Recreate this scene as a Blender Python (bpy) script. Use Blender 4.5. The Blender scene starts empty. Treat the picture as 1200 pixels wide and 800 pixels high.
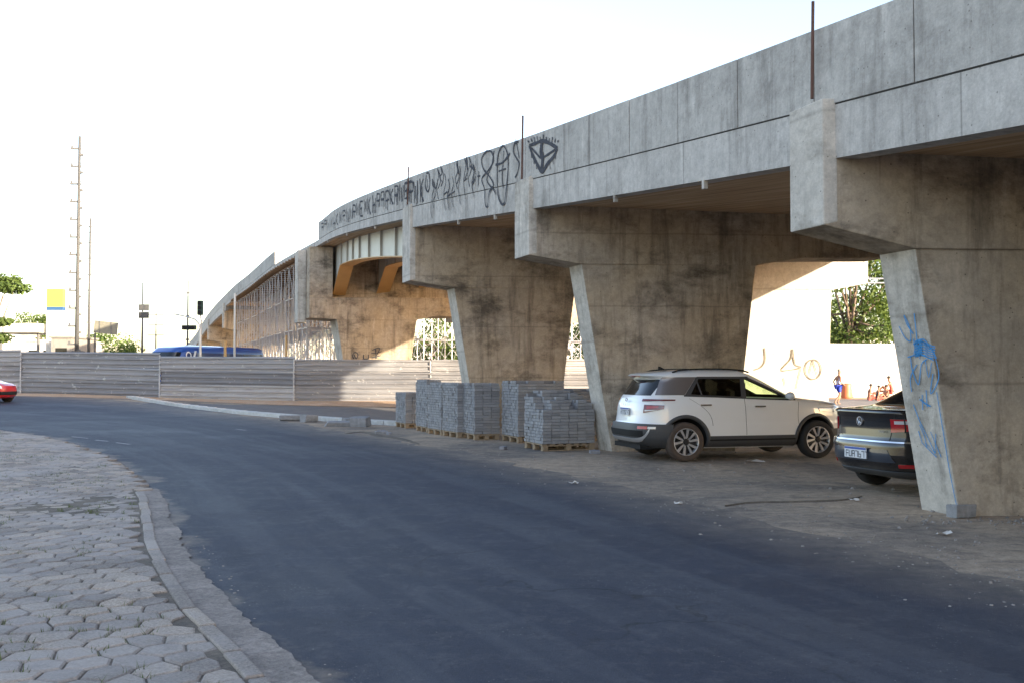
import bpy, math, random
from mathutils import Vector, Matrix, noise
import numpy as np
random.seed(7)
R = math.radians
SC = bpy.context.scene
COL = SC.collection

# ------------------------------------------------------------------ camera, sky, sun, exposure
CAMH = 1.53; F = 1150.0; PITCH = math.atan(38/1150)
cam = bpy.data.objects.new('camera', bpy.data.cameras.new('camera')); COL.objects.link(cam)
cam.data.sensor_width = 36; cam.data.lens = 36*F/1200; cam.data.clip_end = 6000; cam.data.clip_start = 0.05
cam.location = (0, 0, CAMH); cam.rotation_euler = (R(90)+PITCH, 0, 0)
SC.camera = cam
SUN_EL = R(10.8); SUN_H = Vector((0.79, -0.613, 0)).normalized()      # horizontal direction TOWARDS the sun
w = bpy.data.worlds.new('World'); SC.world = w; w.use_nodes = True
nt = w.node_tree; nt.nodes.clear()
sky = nt.nodes.new('ShaderNodeTexSky'); sky.sky_type = 'NISHITA'; sky.sun_disc = False
sky.sun_elevation = SUN_EL; sky.sun_rotation = math.atan2(SUN_H.x, SUN_H.y)
sky.air_density = 1.0; sky.dust_density = 1.6; sky.ozone_density = 1.0
bg = nt.nodes.new('ShaderNodeBackground'); bg.inputs[1].default_value = 0.15
wo = nt.nodes.new('ShaderNodeOutputWorld')
hs = nt.nodes.new('ShaderNodeHueSaturation'); hs.inputs['Saturation'].default_value = .92
wb = nt.nodes.new('ShaderNodeMix'); wb.data_type = 'RGBA'; wb.blend_type = 'MULTIPLY'; wb.inputs[0].default_value = 1; wb.inputs[7].default_value = (1.035, .98, 1.015, 1)
nt.links.new(sky.outputs[0], hs.inputs['Color']); nt.links.new(hs.outputs[0], wb.inputs[6]); nt.links.new(wb.outputs[2], bg.inputs[0]); nt.links.new(bg.outputs[0], wo.inputs[0])
sl = bpy.data.lights.new('sun', 'SUN'); sl.energy = 3.8; sl.angle = R(0.6); sl.color = (1.0, 0.85, 0.64)
so = bpy.data.objects.new('sun', sl); COL.objects.link(so)
sv = Vector((SUN_H.x*math.cos(SUN_EL), SUN_H.y*math.cos(SUN_EL), math.sin(SUN_EL)))
so.rotation_euler = sv.to_track_quat('Z', 'Y').to_euler(); so.location = (30, -30, 30)
SC.view_settings.view_transform = 'Standard'; SC.view_settings.look = 'None'
SC.view_settings.exposure = 2.15; SC.view_settings.gamma = 1.0
SC.view_settings.use_curve_mapping = False

# ------------------------------------------------------------------ helpers
def smooth(a, b, x):
    if a == b: return float(x > a)
    t = min(1, max(0, (x-a)/(b-a))); return t*t*(3-2*t)
def ray(px, py):
    u = (px-600)/F; v = (400-py)/F
    return Vector((u, math.cos(PITCH)-v*math.sin(PITCH), math.sin(PITCH)+v*math.cos(PITCH)))
def at(px, py, d):                       # point of the place seen at a photo pixel, d metres ahead
    r = ray(px, py); return Vector((0, 0, CAMH)) + r*(d/r.y)
def GP(px, py, z=0):                     # same, on the level z
    r = ray(px, py); k = (z-CAMH)/r.z; return Vector((0, 0, CAMH)) + r*k
def gh(x, y):                            # lie of the land
    a = 0.17*smooth(36, 50, y)*(1-smooth(8, 14, x))
    b = 0.30*smooth(-10, -26, x)*smooth(40, 56, y)
    return a+b
def tag(o, label=None, cat=None, group=None, kind=None):
    if label: o['label'] = label
    if cat: o['category'] = cat
    if group: o['group'] = group
    if kind: o['kind'] = kind
    return o
def empty(name, loc, rz=0, label=None, cat=None, group=None):
    o = bpy.data.objects.new(name, None); COL.objects.link(o)
    o.location = loc; o.rotation_euler = (0, 0, rz); o.empty_display_size = 0.2
    o.matrix_basis = Matrix.Translation(Vector(loc)) @ Matrix.Rotation(rz, 4, 'Z')
    return tag(o, label, cat, group)
def root_of(o):
    while o.parent: o = o.parent
    return o
def copy_tree(o, parent=None):
    c = o.copy(); COL.objects.link(c); c.parent = parent
    for ch in list(o.children): copy_tree(ch, c)
    return c
class MB:
    def __init__(s): s.v = []; s.f = []; s.m = []; s.uv = []; s.tint = []; s.ct = 0.5
    def add(s, vs, fs, m=0, uvs=None):
        b = len(s.v); s.v += [tuple(p) for p in vs]; s.tint += [s.ct]*len(vs)
        s.uv += (list(uvs) if uvs else [(0, 0)]*len(vs))
        for f in fs: s.f.append(tuple(b+i for i in f)); s.m.append(m)
        return s
    def box(s, c, d, rz=0, m=0, M=None):
        cx, cy, cz = c; hx, hy, hz = d[0]/2, d[1]/2, d[2]/2
        vs = []
        for z in (-hz, hz):
            for x, y in ((-hx, -hy), (hx, -hy), (hx, hy), (-hx, hy)):
                p = Vector((x, y, z))
                if M is not None: p = M @ p
                elif rz: p = Vector((x*math.cos(rz)-y*math.sin(rz), x*math.sin(rz)+y*math.cos(rz), z))
                vs.append((p.x+cx, p.y+cy, p.z+cz))
        return s.add(vs, [(0,3,2,1),(4,5,6,7),(0,1,5,4),(1,2,6,5),(2,3,7,6),(3,0,4,7)], m)
    def tube(s, a, b, r, n=8, r2=None, m=0):
        a = Vector(a); b = Vector(b); r2 = r if r2 is None else r2
        ax = (b-a).normalized(); t = Vector((0,0,1)) if abs(ax.z) < .9 else Vector((1,0,0))
        u = ax.cross(t).normalized(); w_ = ax.cross(u)
        vs = []
        for p, rr in ((a, r), (b, r2)):
            for i in range(n):
                an = 2*math.pi*i/n; vs.append(p+u*math.cos(an)*rr+w_*math.sin(an)*rr)
        fs = [(i, (i+1) % n, n+(i+1) % n, n+i) for i in range(n)] + [tuple(reversed(range(n))), tuple(range(n, 2*n))]
        return s.add(vs, fs, m)
    def path(s, pts, r, n=6, m=0):
        for a, b in zip(pts[:-1], pts[1:]): s.tube(a, b, r, n, m=m)
        return s
    def prism(s, poly, A, B, m=0):       # poly of (u,z); A,B functions mapping (u,z) -> front / back point
        n = len(poly); vs = [A(*p) for p in poly]+[B(*p) for p in poly]
        fs = [tuple(range(n)), tuple(reversed(range(n, 2*n)))]+[(i, n+i, n+(i+1) % n, (i+1) % n) for i in range(n)]
        return s.add(vs, fs, m)
    def grid(s, pts, m=0, uvs=None, close_u=False):      # pts[i][j]
        ni = len(pts); nj = len(pts[0]); fs = []
        for i in range(ni-1):
            for j in range(nj-(0 if close_u else 1)):
                fs.append((i*nj+j, i*nj+(j+1) % nj, (i+1)*nj+(j+1) % nj, (i+1)*nj+j))
        u = [q for row in uvs for q in row] if uvs else None
        return s.add([p for row in pts for p in row], fs, m, u)
    def lathe(s, prof, axis='y', n=32, m=0, c=(0,0,0)):
        pts = []
        for (r, h) in prof:
            row = []
            for i in range(n):
                a = 2*math.pi*i/n
                if axis == 'y': row.append((c[0]+r*math.cos(a), c[1]+h, c[2]+r*math.sin(a)))
                else: row.append((c[0]+r*math.cos(a), c[1]+r*math.sin(a), c[2]+h))
            pts.append(row)
        return s.grid(pts, m, close_u=True)
    def build(s, name, mats, parent=None, world=False, sm=False, bevel=0, recalc=True):
        me = bpy.data.meshes.new(name); vs = s.v
        if world and parent is not None:
            M = root_of(parent).matrix_basis.inverted(); vs = [tuple(M @ Vector(p)) for p in vs]
        me.from_pydata(vs, [], s.f)
        if not isinstance(mats, (list, tuple)): mats = [mats]
        for m in mats: me.materials.append(m)
        me.polygons.foreach_set('material_index', s.m)
        uvl = me.uv_layers.new(name='UVMap')
        li = np.empty(len(me.loops), dtype=np.int32); me.loops.foreach_get('vertex_index', li)
        uvl.data.foreach_set('uv', np.array(s.uv, dtype=np.float32)[li].ravel())
        at_ = me.attributes.new('tint', 'FLOAT', 'POINT'); at_.data.foreach_set('value', s.tint)
        if recalc:
            import bmesh
            bm = bmesh.new(); bm.from_mesh(me); bmesh.ops.recalc_face_normals(bm, faces=bm.faces); bm.to_mesh(me); bm.free()
        if sm: me.polygons.foreach_set('use_smooth', [True]*len(me.polygons))
        o = bpy.data.objects.new(name, me); COL.objects.link(o); o.parent = parent
        if bevel:
            b = o.modifiers.new('bevel', 'BEVEL'); b.width = bevel; b.segments = 2; b.limit_method = 'ANGLE'; b.angle_limit = R(40)
        return o

# ------------------------------------------------------------------ materials
class N:
    def __init__(s, name):
        s.mat = bpy.data.materials.new(name); s.mat.use_nodes = True; s.t = s.mat.node_tree
        s.b = s.t.nodes['Principled BSDF']; s.tc = None
    def n(s, typ, **kw):
        x = s.t.nodes.new(typ)
        for k, v in kw.items(): setattr(x, k, v)
        return x
    def l(s, a, b): s.t.links.new(a, b)
    def coord(s, scale=(1,1,1), kind='Object', rot=(0,0,0)):
        if s.tc is None: s.tc = s.n('ShaderNodeTexCoord')
        m = s.n('ShaderNodeMapping'); m.inputs['Scale'].default_value = scale; m.inputs['Rotation'].default_value = rot
        s.l(s.tc.outputs[kind], m.inputs['Vector']); return m.outputs[0]
    def noise(s, vec, scale, detail=5, rough=.6, dist=0):
        x = s.n('ShaderNodeTexNoise'); x.inputs['Scale'].default_value = scale; x.inputs['Detail'].default_value = detail
        x.inputs['Roughness'].default_value = rough; x.inputs['Distortion'].default_value = dist
        s.l(vec, x.inputs['Vector']); return x.outputs['Fac']
    def ramp(s, fac, stops):
        x = s.n('ShaderNodeValToRGB'); e = x.color_ramp.elements
        while len(e) < len(stops): e.new(0.5)
        for i, (p, c) in enumerate(stops):
            e[i].position = p; e[i].color = (c[0], c[1], c[2], 1) if isinstance(c, (tuple, list)) else (c, c, c, 1)
        s.l(fac, x.inputs[0]); return x.outputs[0]
    def mix(s, fac, a, b, mode='MIX'):
        x = s.n('ShaderNodeMix', data_type='RGBA', blend_type=mode)
        for i, q in ((0, fac), (6, a), (7, b)):
            if isinstance(q, (int, float)): x.inputs[i].default_value = q
            elif isinstance(q, (tuple, list)): x.inputs[i].default_value = (*q[:3], 1)
            else: s.l(q, x.inputs[i])
        return x.outputs[2]
    def math(s, op, a, b=None, c=None):
        x = s.n('ShaderNodeMath', operation=op)
        for i, q in enumerate((a, b, c)):
            if q is None: continue
            if isinstance(q, (int, float)): x.inputs[i].default_value = q
            else: s.l(q, x.inputs[i])
        return x.outputs[0]
    def bump(s, h, strength=.3, dist=.01):
        x = s.n('ShaderNodeBump'); x.inputs['Strength'].default_value = strength; x.inputs['Distance'].default_value = dist
        s.l(h, x.inputs['Height']); s.l(x.outputs[0], s.b.inputs['Normal'])
    def color(s, c):
        if isinstance(c, (tuple, list)): s.b.inputs['Base Color'].default_value = (*c[:3], 1)
        else: s.l(c, s.b.inputs['Base Color'])
    def rough(s, r):
        if isinstance(r, (int, float)): s.b.inputs['Roughness'].default_value = r
        else: s.l(r, s.b.inputs['Roughness'])
def plain(name, c, rough=.6, metal=0, coat=0, var=.12, scale=6, spec=None):
    m = N(name); v = m.coord(); f = m.noise(v, scale, 4)
    m.color(m.mix(f, [x*(1-var) for x in c], [min(1, x*(1+var)) for x in c])); m.rough(rough)
    m.b.inputs['Metallic'].default_value = metal; m.b.inputs['Coat Weight'].default_value = coat; m.b.inputs['Coat Roughness'].default_value = .04
    if spec is not None: m.b.inputs['Specular IOR Level'].default_value = spec
    return m.mat
def concrete(name, base, dark, stain=.6, streak=.5, warm=None, seams=0, pores=True, uvseam=0):
    m = N(name); v = m.coord(); vs = m.coord((2.2, 2.2, .22)); vb = m.coord((.6, .6, 1.0))
    a = m.noise(v, 1.3, 9, .72, .1); c = m.mix(m.ramp(a, [(.3, 0), (.7, 1)]), [x*.84 for x in base], [x*1.12 for x in base])
    if warm:
        c = m.mix(m.ramp(m.noise(v, .45, 4), [(.4, 0), (.62, .8)]), c, warm)
    st = m.ramp(m.noise(vb, 1.1, 10, .74, .15), [(.49, 0), (.66, 1)])
    c = m.mix(m.math('MULTIPLY', st, stain), c, dark)
    sk = m.ramp(m.noise(vs, 1.6, 7, .7, .1), [(.50, 0), (.68, 1)])
    c = m.mix(m.math('MULTIPLY', sk, streak), c, [x*.75 for x in dark])
    lt = m.ramp(m.noise(m.coord((3, 3, .5)), 1.1, 5, .6), [(.60, 0), (.72, .45)])
    c = m.mix(lt, c, [min(1, x*1.45) for x in base])
    c = m.mix(.55, c, m.ramp(m.noise(v, 7, 8, .8), [(.36, .62), (.62, 1.12)]), 'MULTIPLY')
    fine = m.noise(v, 38, 4, .7)
    c = m.mix(.35, c, m.ramp(fine, [(.3, .55), (.7, 1.0)]), 'MULTIPLY')
    if pores:
        vo = m.n('ShaderNodeTexVoronoi'); vo.inputs['Scale'].default_value = 9; m.l(v, vo.inputs['Vector'])
        c = m.mix(m.ramp(vo.outputs['Distance'], [(.05, .75), (.10, 0)]), c, [x*.5 for x in dark])
    hgt = m.noise(v, 14, 6, .65)
    if seams:
        sp = m.n('ShaderNodeSeparateXYZ'); m.l(m.coord(), sp.inputs[0])
        wob = m.math('MULTIPLY', m.noise(v, 1.2, 2), .05)
        zz = m.math('FRACT', m.math('DIVIDE', m.math('ADD', sp.outputs[2], wob), seams))
        ln = m.ramp(zz, [(0, .8), (.018, 0), (.985, 0), (1.0, .8)])
        c = m.mix(m.math('MULTIPLY', ln, .42), c, [x*.5 for x in dark])
        bd = m.math('SINE', m.math('MULTIPLY', sp.outputs[2], 42))
        hgt = m.math('ADD', hgt, m.math('MULTIPLY', bd, .10))
    if uvseam:
        sp = m.n('ShaderNodeSeparateXYZ'); m.l(m.coord(kind='UV'), sp.inputs[0])
        uu = m.math('FRACT', m.math('DIVIDE', sp.outputs[0], uvseam))
        ln = m.ramp(uu, [(0, .9), (.007, 0), (.995, 0), (1.0, .9)])
        c = m.mix(m.math('MULTIPLY', ln, .7), c, [x*.45 for x in dark])
        ed = m.ramp(m.math('ADD', sp.outputs[1], m.math('MULTIPLY', m.noise(m.coord((6, 6, .6)), 1.0, 5), .35)), [(.10, .55), (.34, 0)])
        c = m.mix(ed, c, dark)
    m.color(c); m.rough(.88); m.b.inputs['Specular IOR Level'].default_value = .3
    m.bump(hgt, .45, .02)
    return m.mat

M = {}
M['parapet'] = concrete('parapet_concrete', (.51,.485,.445), (.24,.22,.20), .55, .6)
M['fascia'] = concrete('fascia_concrete', (.55,.52,.48), (.27,.25,.225), .45, .55, uvseam=2.6)
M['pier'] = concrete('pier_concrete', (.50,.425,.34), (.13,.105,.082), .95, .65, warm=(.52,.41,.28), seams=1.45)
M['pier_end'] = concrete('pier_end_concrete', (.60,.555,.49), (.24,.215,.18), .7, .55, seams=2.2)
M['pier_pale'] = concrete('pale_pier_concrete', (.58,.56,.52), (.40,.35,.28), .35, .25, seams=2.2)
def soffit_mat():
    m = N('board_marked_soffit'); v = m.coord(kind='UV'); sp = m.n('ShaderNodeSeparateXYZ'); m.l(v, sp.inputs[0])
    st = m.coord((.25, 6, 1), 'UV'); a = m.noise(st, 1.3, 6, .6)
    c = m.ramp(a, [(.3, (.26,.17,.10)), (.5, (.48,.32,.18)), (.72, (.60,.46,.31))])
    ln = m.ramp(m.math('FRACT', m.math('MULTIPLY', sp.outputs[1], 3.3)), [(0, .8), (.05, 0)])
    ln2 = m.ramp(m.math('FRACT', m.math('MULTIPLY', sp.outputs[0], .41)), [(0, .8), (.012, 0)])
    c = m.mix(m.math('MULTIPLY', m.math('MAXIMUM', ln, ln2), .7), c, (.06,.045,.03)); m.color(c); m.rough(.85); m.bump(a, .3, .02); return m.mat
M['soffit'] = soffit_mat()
M['steel_web'] = plain('grey_girder_paint', (.50,.50,.46), .5, var=.15, scale=2)
M['steel_flange'] = plain('ochre_tone', (.50,.31,.13), .55, var=.15, scale=2)  # even ochre base colour for girder flanges and slim posts
M['rust'] = plain('rusty_rebar', (.11,.055,.04), .8, var=.3, scale=20)
M['black_spray'] = plain('black_spray_paint', (.08,.083,.095), .95, var=.5, scale=9, spec=.05)
M['blue_spray'] = plain('blue_spray_paint', (.03,.24,.55), .5, var=.25, scale=9)
M['faint_spray'] = plain('faded_brown_spray_paint', (.15,.13,.10), .6, var=.25, scale=9)
M['gap'] = plain('dark_joint', (.04,.038,.035), .9)

def asphalt_mat():
    m = N('worn_asphalt'); v = m.coord(); uv = m.coord(kind='UV'); sp = m.n('ShaderNodeSeparateXYZ'); m.l(uv, sp.inputs[0])
    a = m.noise(v, .35, 6, .6, .6); c = m.mix(m.ramp(a, [(.35, 0), (.68, 1)]), (.020,.026,.046), (.044,.051,.076))
    lg = m.coord((6, .5, 1), 'UV'); c = m.mix(m.ramp(m.noise(lg, 2.0, 5, .6, .2), [(.46, 0), (.62, .7)]), c, (.068,.075,.095))
    c = m.mix(m.ramp(m.noise(v, 1.6, 7, .7), [(.54, 0), (.70, .4)]), c, (.018,.020,.028))
    g = m.noise(v, 120, 3, .8); c = m.mix(.6, c, m.ramp(g, [(.35, .55), (.65, 1.25)]), 'MULTIPLY')
    cr = m.n('ShaderNodeTexVoronoi'); cr.feature = 'DISTANCE_TO_EDGE'; cr.inputs['Scale'].default_value = .55
    wv = m.n('ShaderNodeVectorMath', operation='ADD'); nn_ = m.n('ShaderNodeTexNoise'); nn_.inputs['Scale'].default_value = 2.2; nn_.inputs['Detail'].default_value = 6; m.l(v, nn_.inputs['Vector'])
    sc_ = m.n('ShaderNodeVectorMath', operation='SCALE'); sc_.inputs['Scale'].default_value = .55; m.l(nn_.outputs['Color'], sc_.inputs[0]); m.l(v, wv.inputs[0]); m.l(sc_.outputs[0], wv.inputs[1]); m.l(wv.outputs[0], cr.inputs['Vector'])
    c = m.mix(m.math('MULTIPLY', m.ramp(cr.outputs['Distance'], [(.0, .85), (.009, 0)]), m.ramp(m.noise(v, .22, 2), [(.50, 0), (.60, 1)])), c, (.010,.011,.015))
    c = m.mix(m.ramp(m.noise(m.coord((1,1,1)), .55, 3, .5, 1.2), [(.56, 0), (.575, .35)]), c, (.050,.053,.066))
    c = m.mix(m.ramp(m.noise(v, 3.5, 10, .85), [(.50, 0), (.66, .65)]), c, (.095,.097,.110))
    c = m.mix(m.ramp(m.noise(m.coord((1.7,1.7,1)), 9, 6, .8), [(.54, 0), (.64, .5)]), c, (.018,.020,.028))
    sw = m.n('ShaderNodeTexVoronoi'); sw.inputs['Scale'].default_value = 75; m.l(v, sw.inputs['Vector'])
    c = m.mix(m.ramp(sw.outputs['Distance'], [(.10, .5), (.22, 0)]), c, (.16,.16,.17))
    vo = m.n('ShaderNodeTexVoronoi'); vo.inputs['Scale'].default_value = 26; m.l(v, vo.inputs['Vector'])
    msk = m.ramp(m.noise(v, .8, 3), [(.50, 0), (.62, 1)])
    c = m.mix(m.math('MULTIPLY', m.ramp(vo.outputs['Distance'], [(.07, .9), (.13, 0)]), msk), c, (.36,.35,.34))
    u = sp.outputs[0]; nz = m.math('MULTIPLY', m.math('SUBTRACT', m.noise(v, .9, 7, .65), .5), .24)
    uu = m.math('ADD', u, nz)
    rs = m.ramp(uu, [(.0, .8), (.012, .5), (.03, 0), (.76, 0), (.86, .28), (.93, .55), (.975, .9), (1.0, 1.0)])
    sand = m.mix(m.ramp(m.noise(v, 2.4, 9, .8), [(.38, 0), (.62, 1)]), (.12,.105,.095), (.27,.22,.175))
    c = m.mix(rs, c, sand)
    m.color(c); m.rough(m.ramp(a, [(.3, .62), (.7, .85)])); m.b.inputs['Specular IOR Level'].default_value = .35
    m.bump(m.math('ADD', g, m.noise(v, 28, 5, .8)), .8, .012); return m.mat
M['asphalt'] = asphalt_mat()
def dirt_mat():
    m = N('dusty_ground'); v = m.coord(); a = m.noise(v, .28, 7, .62, .8)
    c = m.ramp(a, [(.30, (.17,.15,.135)), (.42, (.28,.23,.185)), (.53, (.40,.315,.235)), (.70, (.50,.38,.27))])
    b = m.noise(v, 1.1, 7, .7, .5); c = m.mix(m.ramp(b, [(.55, 0), (.66, .55)]), c, (.10,.09,.085))
    c = m.mix(m.ramp(m.noise(m.coord((.25,1.4,1), rot=(0,0,.35)), 1.5, 7, .7), [(.56, 0), (.64, .5)]), c, (.36,.30,.24))
    g = m.noise(v, 60, 4, .8); c = m.mix(.7, c, m.ramp(g, [(.3, .5), (.7, 1.3)]), 'MULTIPLY')
    c = m.mix(.8, c, m.ramp(m.noise(v, 6, 9, .8), [(.36, .55), (.64, 1.25)]), 'MULTIPLY')
    c = m.mix(m.ramp(m.noise(m.coord((.5,2,1), rot=(0,0,-.3)), 2.2, 8, .8), [(.55, 0), (.62, .55)]), c, (.12,.10,.09))
    vo = m.n('ShaderNodeTexVoronoi'); vo.inputs['Scale'].default_value = 11; m.l(v, vo.inputs['Vector'])
    c = m.mix(m.ramp(vo.outputs['Distance'], [(.06, .8), (.11, 0)]), c, (.07,.06,.055))
    m.color(c); m.rough(.95); m.b.inputs['Specular IOR Level'].default_value = .2
    m.bump(m.math('ADD', b, m.math('MULTIPLY', g, .3)), .6, .03); return m.mat
M['dirt'] = dirt_mat()
def sand_mat(name, c1, c2):
    m = N(name); v = m.coord(); a = m.ramp(m.noise(v, 1.6, 10, .8), [(.36, 0), (.64, 1)]); c = m.mix(a, c1, c2); c = m.mix(.8, c, m.ramp(m.noise(v, 30, 6, .85), [(.36, .5), (.64, 1.35)]), 'MULTIPLY'); m.color(c); m.rough(.95); m.bump(m.noise(v, 9, 6, .7), .7, .04); return m.mat
M['orange_sand'] = sand_mat('orange_sand', (.44,.24,.12), (.62,.46,.32))
M['grey_sand'] = sand_mat('grey_sand', (.15,.13,.115), (.33,.28,.24))
M['pebble'] = sand_mat('pebble_stone', (.22,.20,.18), (.34,.31,.29))
def stone_mat():
    m = N('paving_stone'); at_ = m.n('ShaderNodeAttribute', attribute_name='tint'); v = m.coord()
    c = m.ramp(at_.outputs['Fac'], [(0, (.21,.18,.155)), (.35, (.29,.25,.215)), (.7, (.36,.305,.25)), (1, (.42,.345,.275))])
    g = m.noise(v, 55, 5, .8); c = m.mix(.9, c, m.ramp(g, [(.32, .4), (.66, 1.35)]), 'MULTIPLY')
    c = m.mix(m.ramp(m.noise(v, .7, 8, .7), [(.45, 0), (.60, .6)]), c, (.36,.325,.30))
    c = m.mix(m.ramp(m.noise(v, 2.2, 6, .7), [(.56, 0), (.68, .5)]), c, (.15,.14,.14))
    m.color(c); m.rough(.85); m.b.inputs['Specular IOR Level'].default_value = .3
    m.bump(m.math('ADD', m.noise(v, 8, 6, .7), m.math('MULTIPLY', g, .5)), .7, .015); return m.mat
M['stone'] = stone_mat()
M['joint_soil'] = sand_mat('joint_soil', (.09,.075,.06), (.18,.145,.11))
M['kerb'] = concrete('kerb_concrete', (.30,.30,.31), (.14,.14,.14), .6, .2)
M['white_kerb'] = concrete('whitewashed_kerb', (.60,.60,.58), (.30,.28,.25), .5, .1)
M['grass'] = plain('weed_green', (.10,.13,.035), .8, var=.4, scale=20)

# ------------------------------------------------------------------ ground
def sheet(name, L, Rr, off, mat, nu=10, step=.5, ragged=0, kind='structure', label=None):
    """strip between two poly-curves, draped on the land"""
    def resample(P, n):
        P = [Vector((p[0], p[1], 0)) for p in P]
        cr = []
        for i in range(len(P)-1):
            p0 = P[max(i-1, 0)]; p1 = P[i]; p2 = P[i+1]; p3 = P[min(i+2, len(P)-1)]
            for k in range(16):
                t = k/16; cr.append(.5*((2*p1)+(p2-p0)*t+(2*p0-5*p1+4*p2-p3)*t*t+(3*p1-p0-3*p2+p3)*t**3))
        cr.append(P[-1]); ds = [0]
        for a, b in zip(cr[:-1], cr[1:]): ds.append(ds[-1]+(b-a).length)
        out = []; j = 0
        for i in range(n):
            t = ds[-1]*i/(n-1)
            while j < len(ds)-2 and ds[j+1] < t: j += 1
            k = (t-ds[j])/max(1e-6, ds[j+1]-ds[j]); out.append(cr[j].lerp(cr[j+1], min(1, k)))
        return out, ds[-1]
    Ltmp, ln = resample(L, 10); n = max(6, int(ln/step))
    A, ln = resample(L, n); B, _ = resample(Rr, n)
    pts = []; uvs = []
    for i in range(n):
        row = []; ur = []
        for j in range(nu+1):
            t = j/nu; p = A[i].lerp(B[i], t)
            if ragged and j in (0, nu):
                p = p + (B[i]-A[i]).normalized()*(noise.noise(Vector((p.x*1.3, p.y*1.3, 3)))+.45*noise.noise(Vector((p.x*6, p.y*6, 7)))+.25*noise.noise(Vector((p.x*17, p.y*17, 7))))*ragged*(2.6 if (j and name == 'road') else 1)*(1 if j else -1)
            row.append((p.x, p.y, gh(p.x, p.y)+off)); ur.append((t, ln*i/n/8))
        pts.append(row); uvs.append(ur)
    o = MB().grid(pts, 0, uvs).build(name, mat, recalc=False, sm=True)
    me = o.data
    if me.polygons[0].normal.z < 0: me.flip_normals()
    return tag(o, kind=kind, label=label)
xs = [-1500,-700,-300,-150,-80]+[x for x in range(-60, 61, 2)]+[80,150,300,700,1500]
ys = [-1500,-500,-150,-60]+[y for y in range(-30, 91, 2)]+[120,200,400,900,2500]
g = MB().grid([[(x, y, gh(x, y)) for x in xs] for y in ys]).build('ground', M['dirt'], sm=True, recalc=False)
if g.data.polygons[0].normal.z < 0: g.data.flip_normals()
tag(g, 'dusty brown and grey ground under the viaduct', kind='structure')

road_L = [(4.5,-14),(1.6,-4),(.35,1.5),(-.55,3.7),(-1.25,5.2),(-2.0,6.6),(-3.1,9.0),(-4.75,13.0),(-7.6,18.4),(-12.3,25),(-20,31.5),(-34,39),(-60,47),(-120,60)]
road_R = [(11,-14),(8.2,-4),(6.2,1.5),(5.0,4.3),(4.25,6.2),(3.75,7.2),(2.55,10.5),(1.25,14.0),(-1.1,19.4),(-4.4,26.0),(-10.5,37),(-22,50),(-55,68),(-120,84)]
sheet('road', road_L, road_R, .006, M['asphalt'], nu=24, step=.35, ragged=.12, label='dark asphalt road curving away to the left')
# lane behind the white kerb, sand strip at the fence foot
def px2(p): q = GP(*p, z=.10); return (q.x, q.y)
M['dusty_lane'] = sand_mat('dusty_lane_asphalt', (.10,.10,.11), (.19,.175,.16))
sheet('side_lane', [(-17,43.5),(-10,37.5),(-5.5,32.5),(-3.0,29.3)], [(-17,46.5),(-8,43.5),(0,40),(3,35)], .008, M['dusty_lane'], nu=8, label='strip of asphalt behind the white kerb')
sheet('sand_strip', [(-34,52.3),(-18,49.0),(-10,44.6),(-3,42.6),(8,41.5)], [(-34,58.0),(-18,55),(-10,54),(-3,53),(8,53)], .016, M['orange_sand'], nu=8, label='orange sand along the foot of the metal fence')
sheet('far_road', [(10,42),(22,42),(60,38)], [(10,61),(22,61),(60,60)], .008, M['grey_sand'], nu=6, step=2, label='sunlit road beyond the viaduct')
# ---- cobbled parking: jittered hexagonal setts in one mesh
_kl = [(.1,1.2),(-.72,3.7),(-1.42,5.2),(-2.2,6.6),(-3.3,9.0),(-4.95,13.0),(-7.8,18.4),(-12.6,25),(-20.3,31.5),(-34,38.6)]
kerb_line = []
for i in range(len(_kl)-1):
    p0, p1, p2, p3 = _kl[max(i-1,0)], _kl[i], _kl[i+1], _kl[min(i+2, len(_kl)-1)]
    for k in range(6):
        t = k/6; kerb_line.append(tuple(.5*((2*p1[c])+(p2[c]-p0[c])*t+(2*p0[c]-5*p1[c]+4*p2[c]-p3[c])*t*t+(3*p1[c]-p0[c]-3*p2[c]+p3[c])*t**3) for c in (0, 1)))
kerb_line.append(_kl[-1])
def kerb_x(y):
    for (x0, y0), (x1, y1) in zip(kerb_line[:-1], kerb_line[1:]):
        if y0 <= y <= y1: return x0+(x1-x0)*(y-y0)/(y1-y0)
    return 2 if y < 1.2 else -99
M['worn_paint'] = sand_mat('worn_road_paint', (.20,.20,.22), (.42,.42,.43))
for i_, (p1_, p2_) in enumerate((((84,511.5),(103,513.5)),((112,515.5),(127,517)),((136,518.5),(152,520.5)),((276,502.5),(288,504)))):
    a_ = GP(*p1_); b_ = GP(*p2_); t_ = (b_-a_).normalized(); n_ = Vector((-t_.y, t_.x, 0))*.05; k_ = 8; r0_ = []; r1_ = []
    for j_ in range(k_+1):
        c_ = a_.lerp(b_, j_/k_); e_ = .5+.8*abs(noise.noise(c_*5)); z_ = Vector((0,0,gh(c_.x,c_.y)+.011)); r0_.append(c_-n_*e_+z_); r1_.append(c_+n_*e_+z_)
    tag(MB().grid([r0_, r1_]).build('lane_marking', M['worn_paint'], recalc=False), 'worn scrap of white lane paint on the asphalt', kind='structure')
# gravelly drift beside the kerb
sheet('sand_drift', [(_kx+.02, _ky) for _kx, _ky in kerb_line if 1.9 < _ky < 13.2], [(_kx+.27, _ky+.04) for _kx, _ky in kerb_line if 1.9 < _ky < 13.2], .018, M['grey_sand'], nu=5, step=.05, ragged=.09, label='strip of loose grey sand beside the kerb stones')

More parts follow.
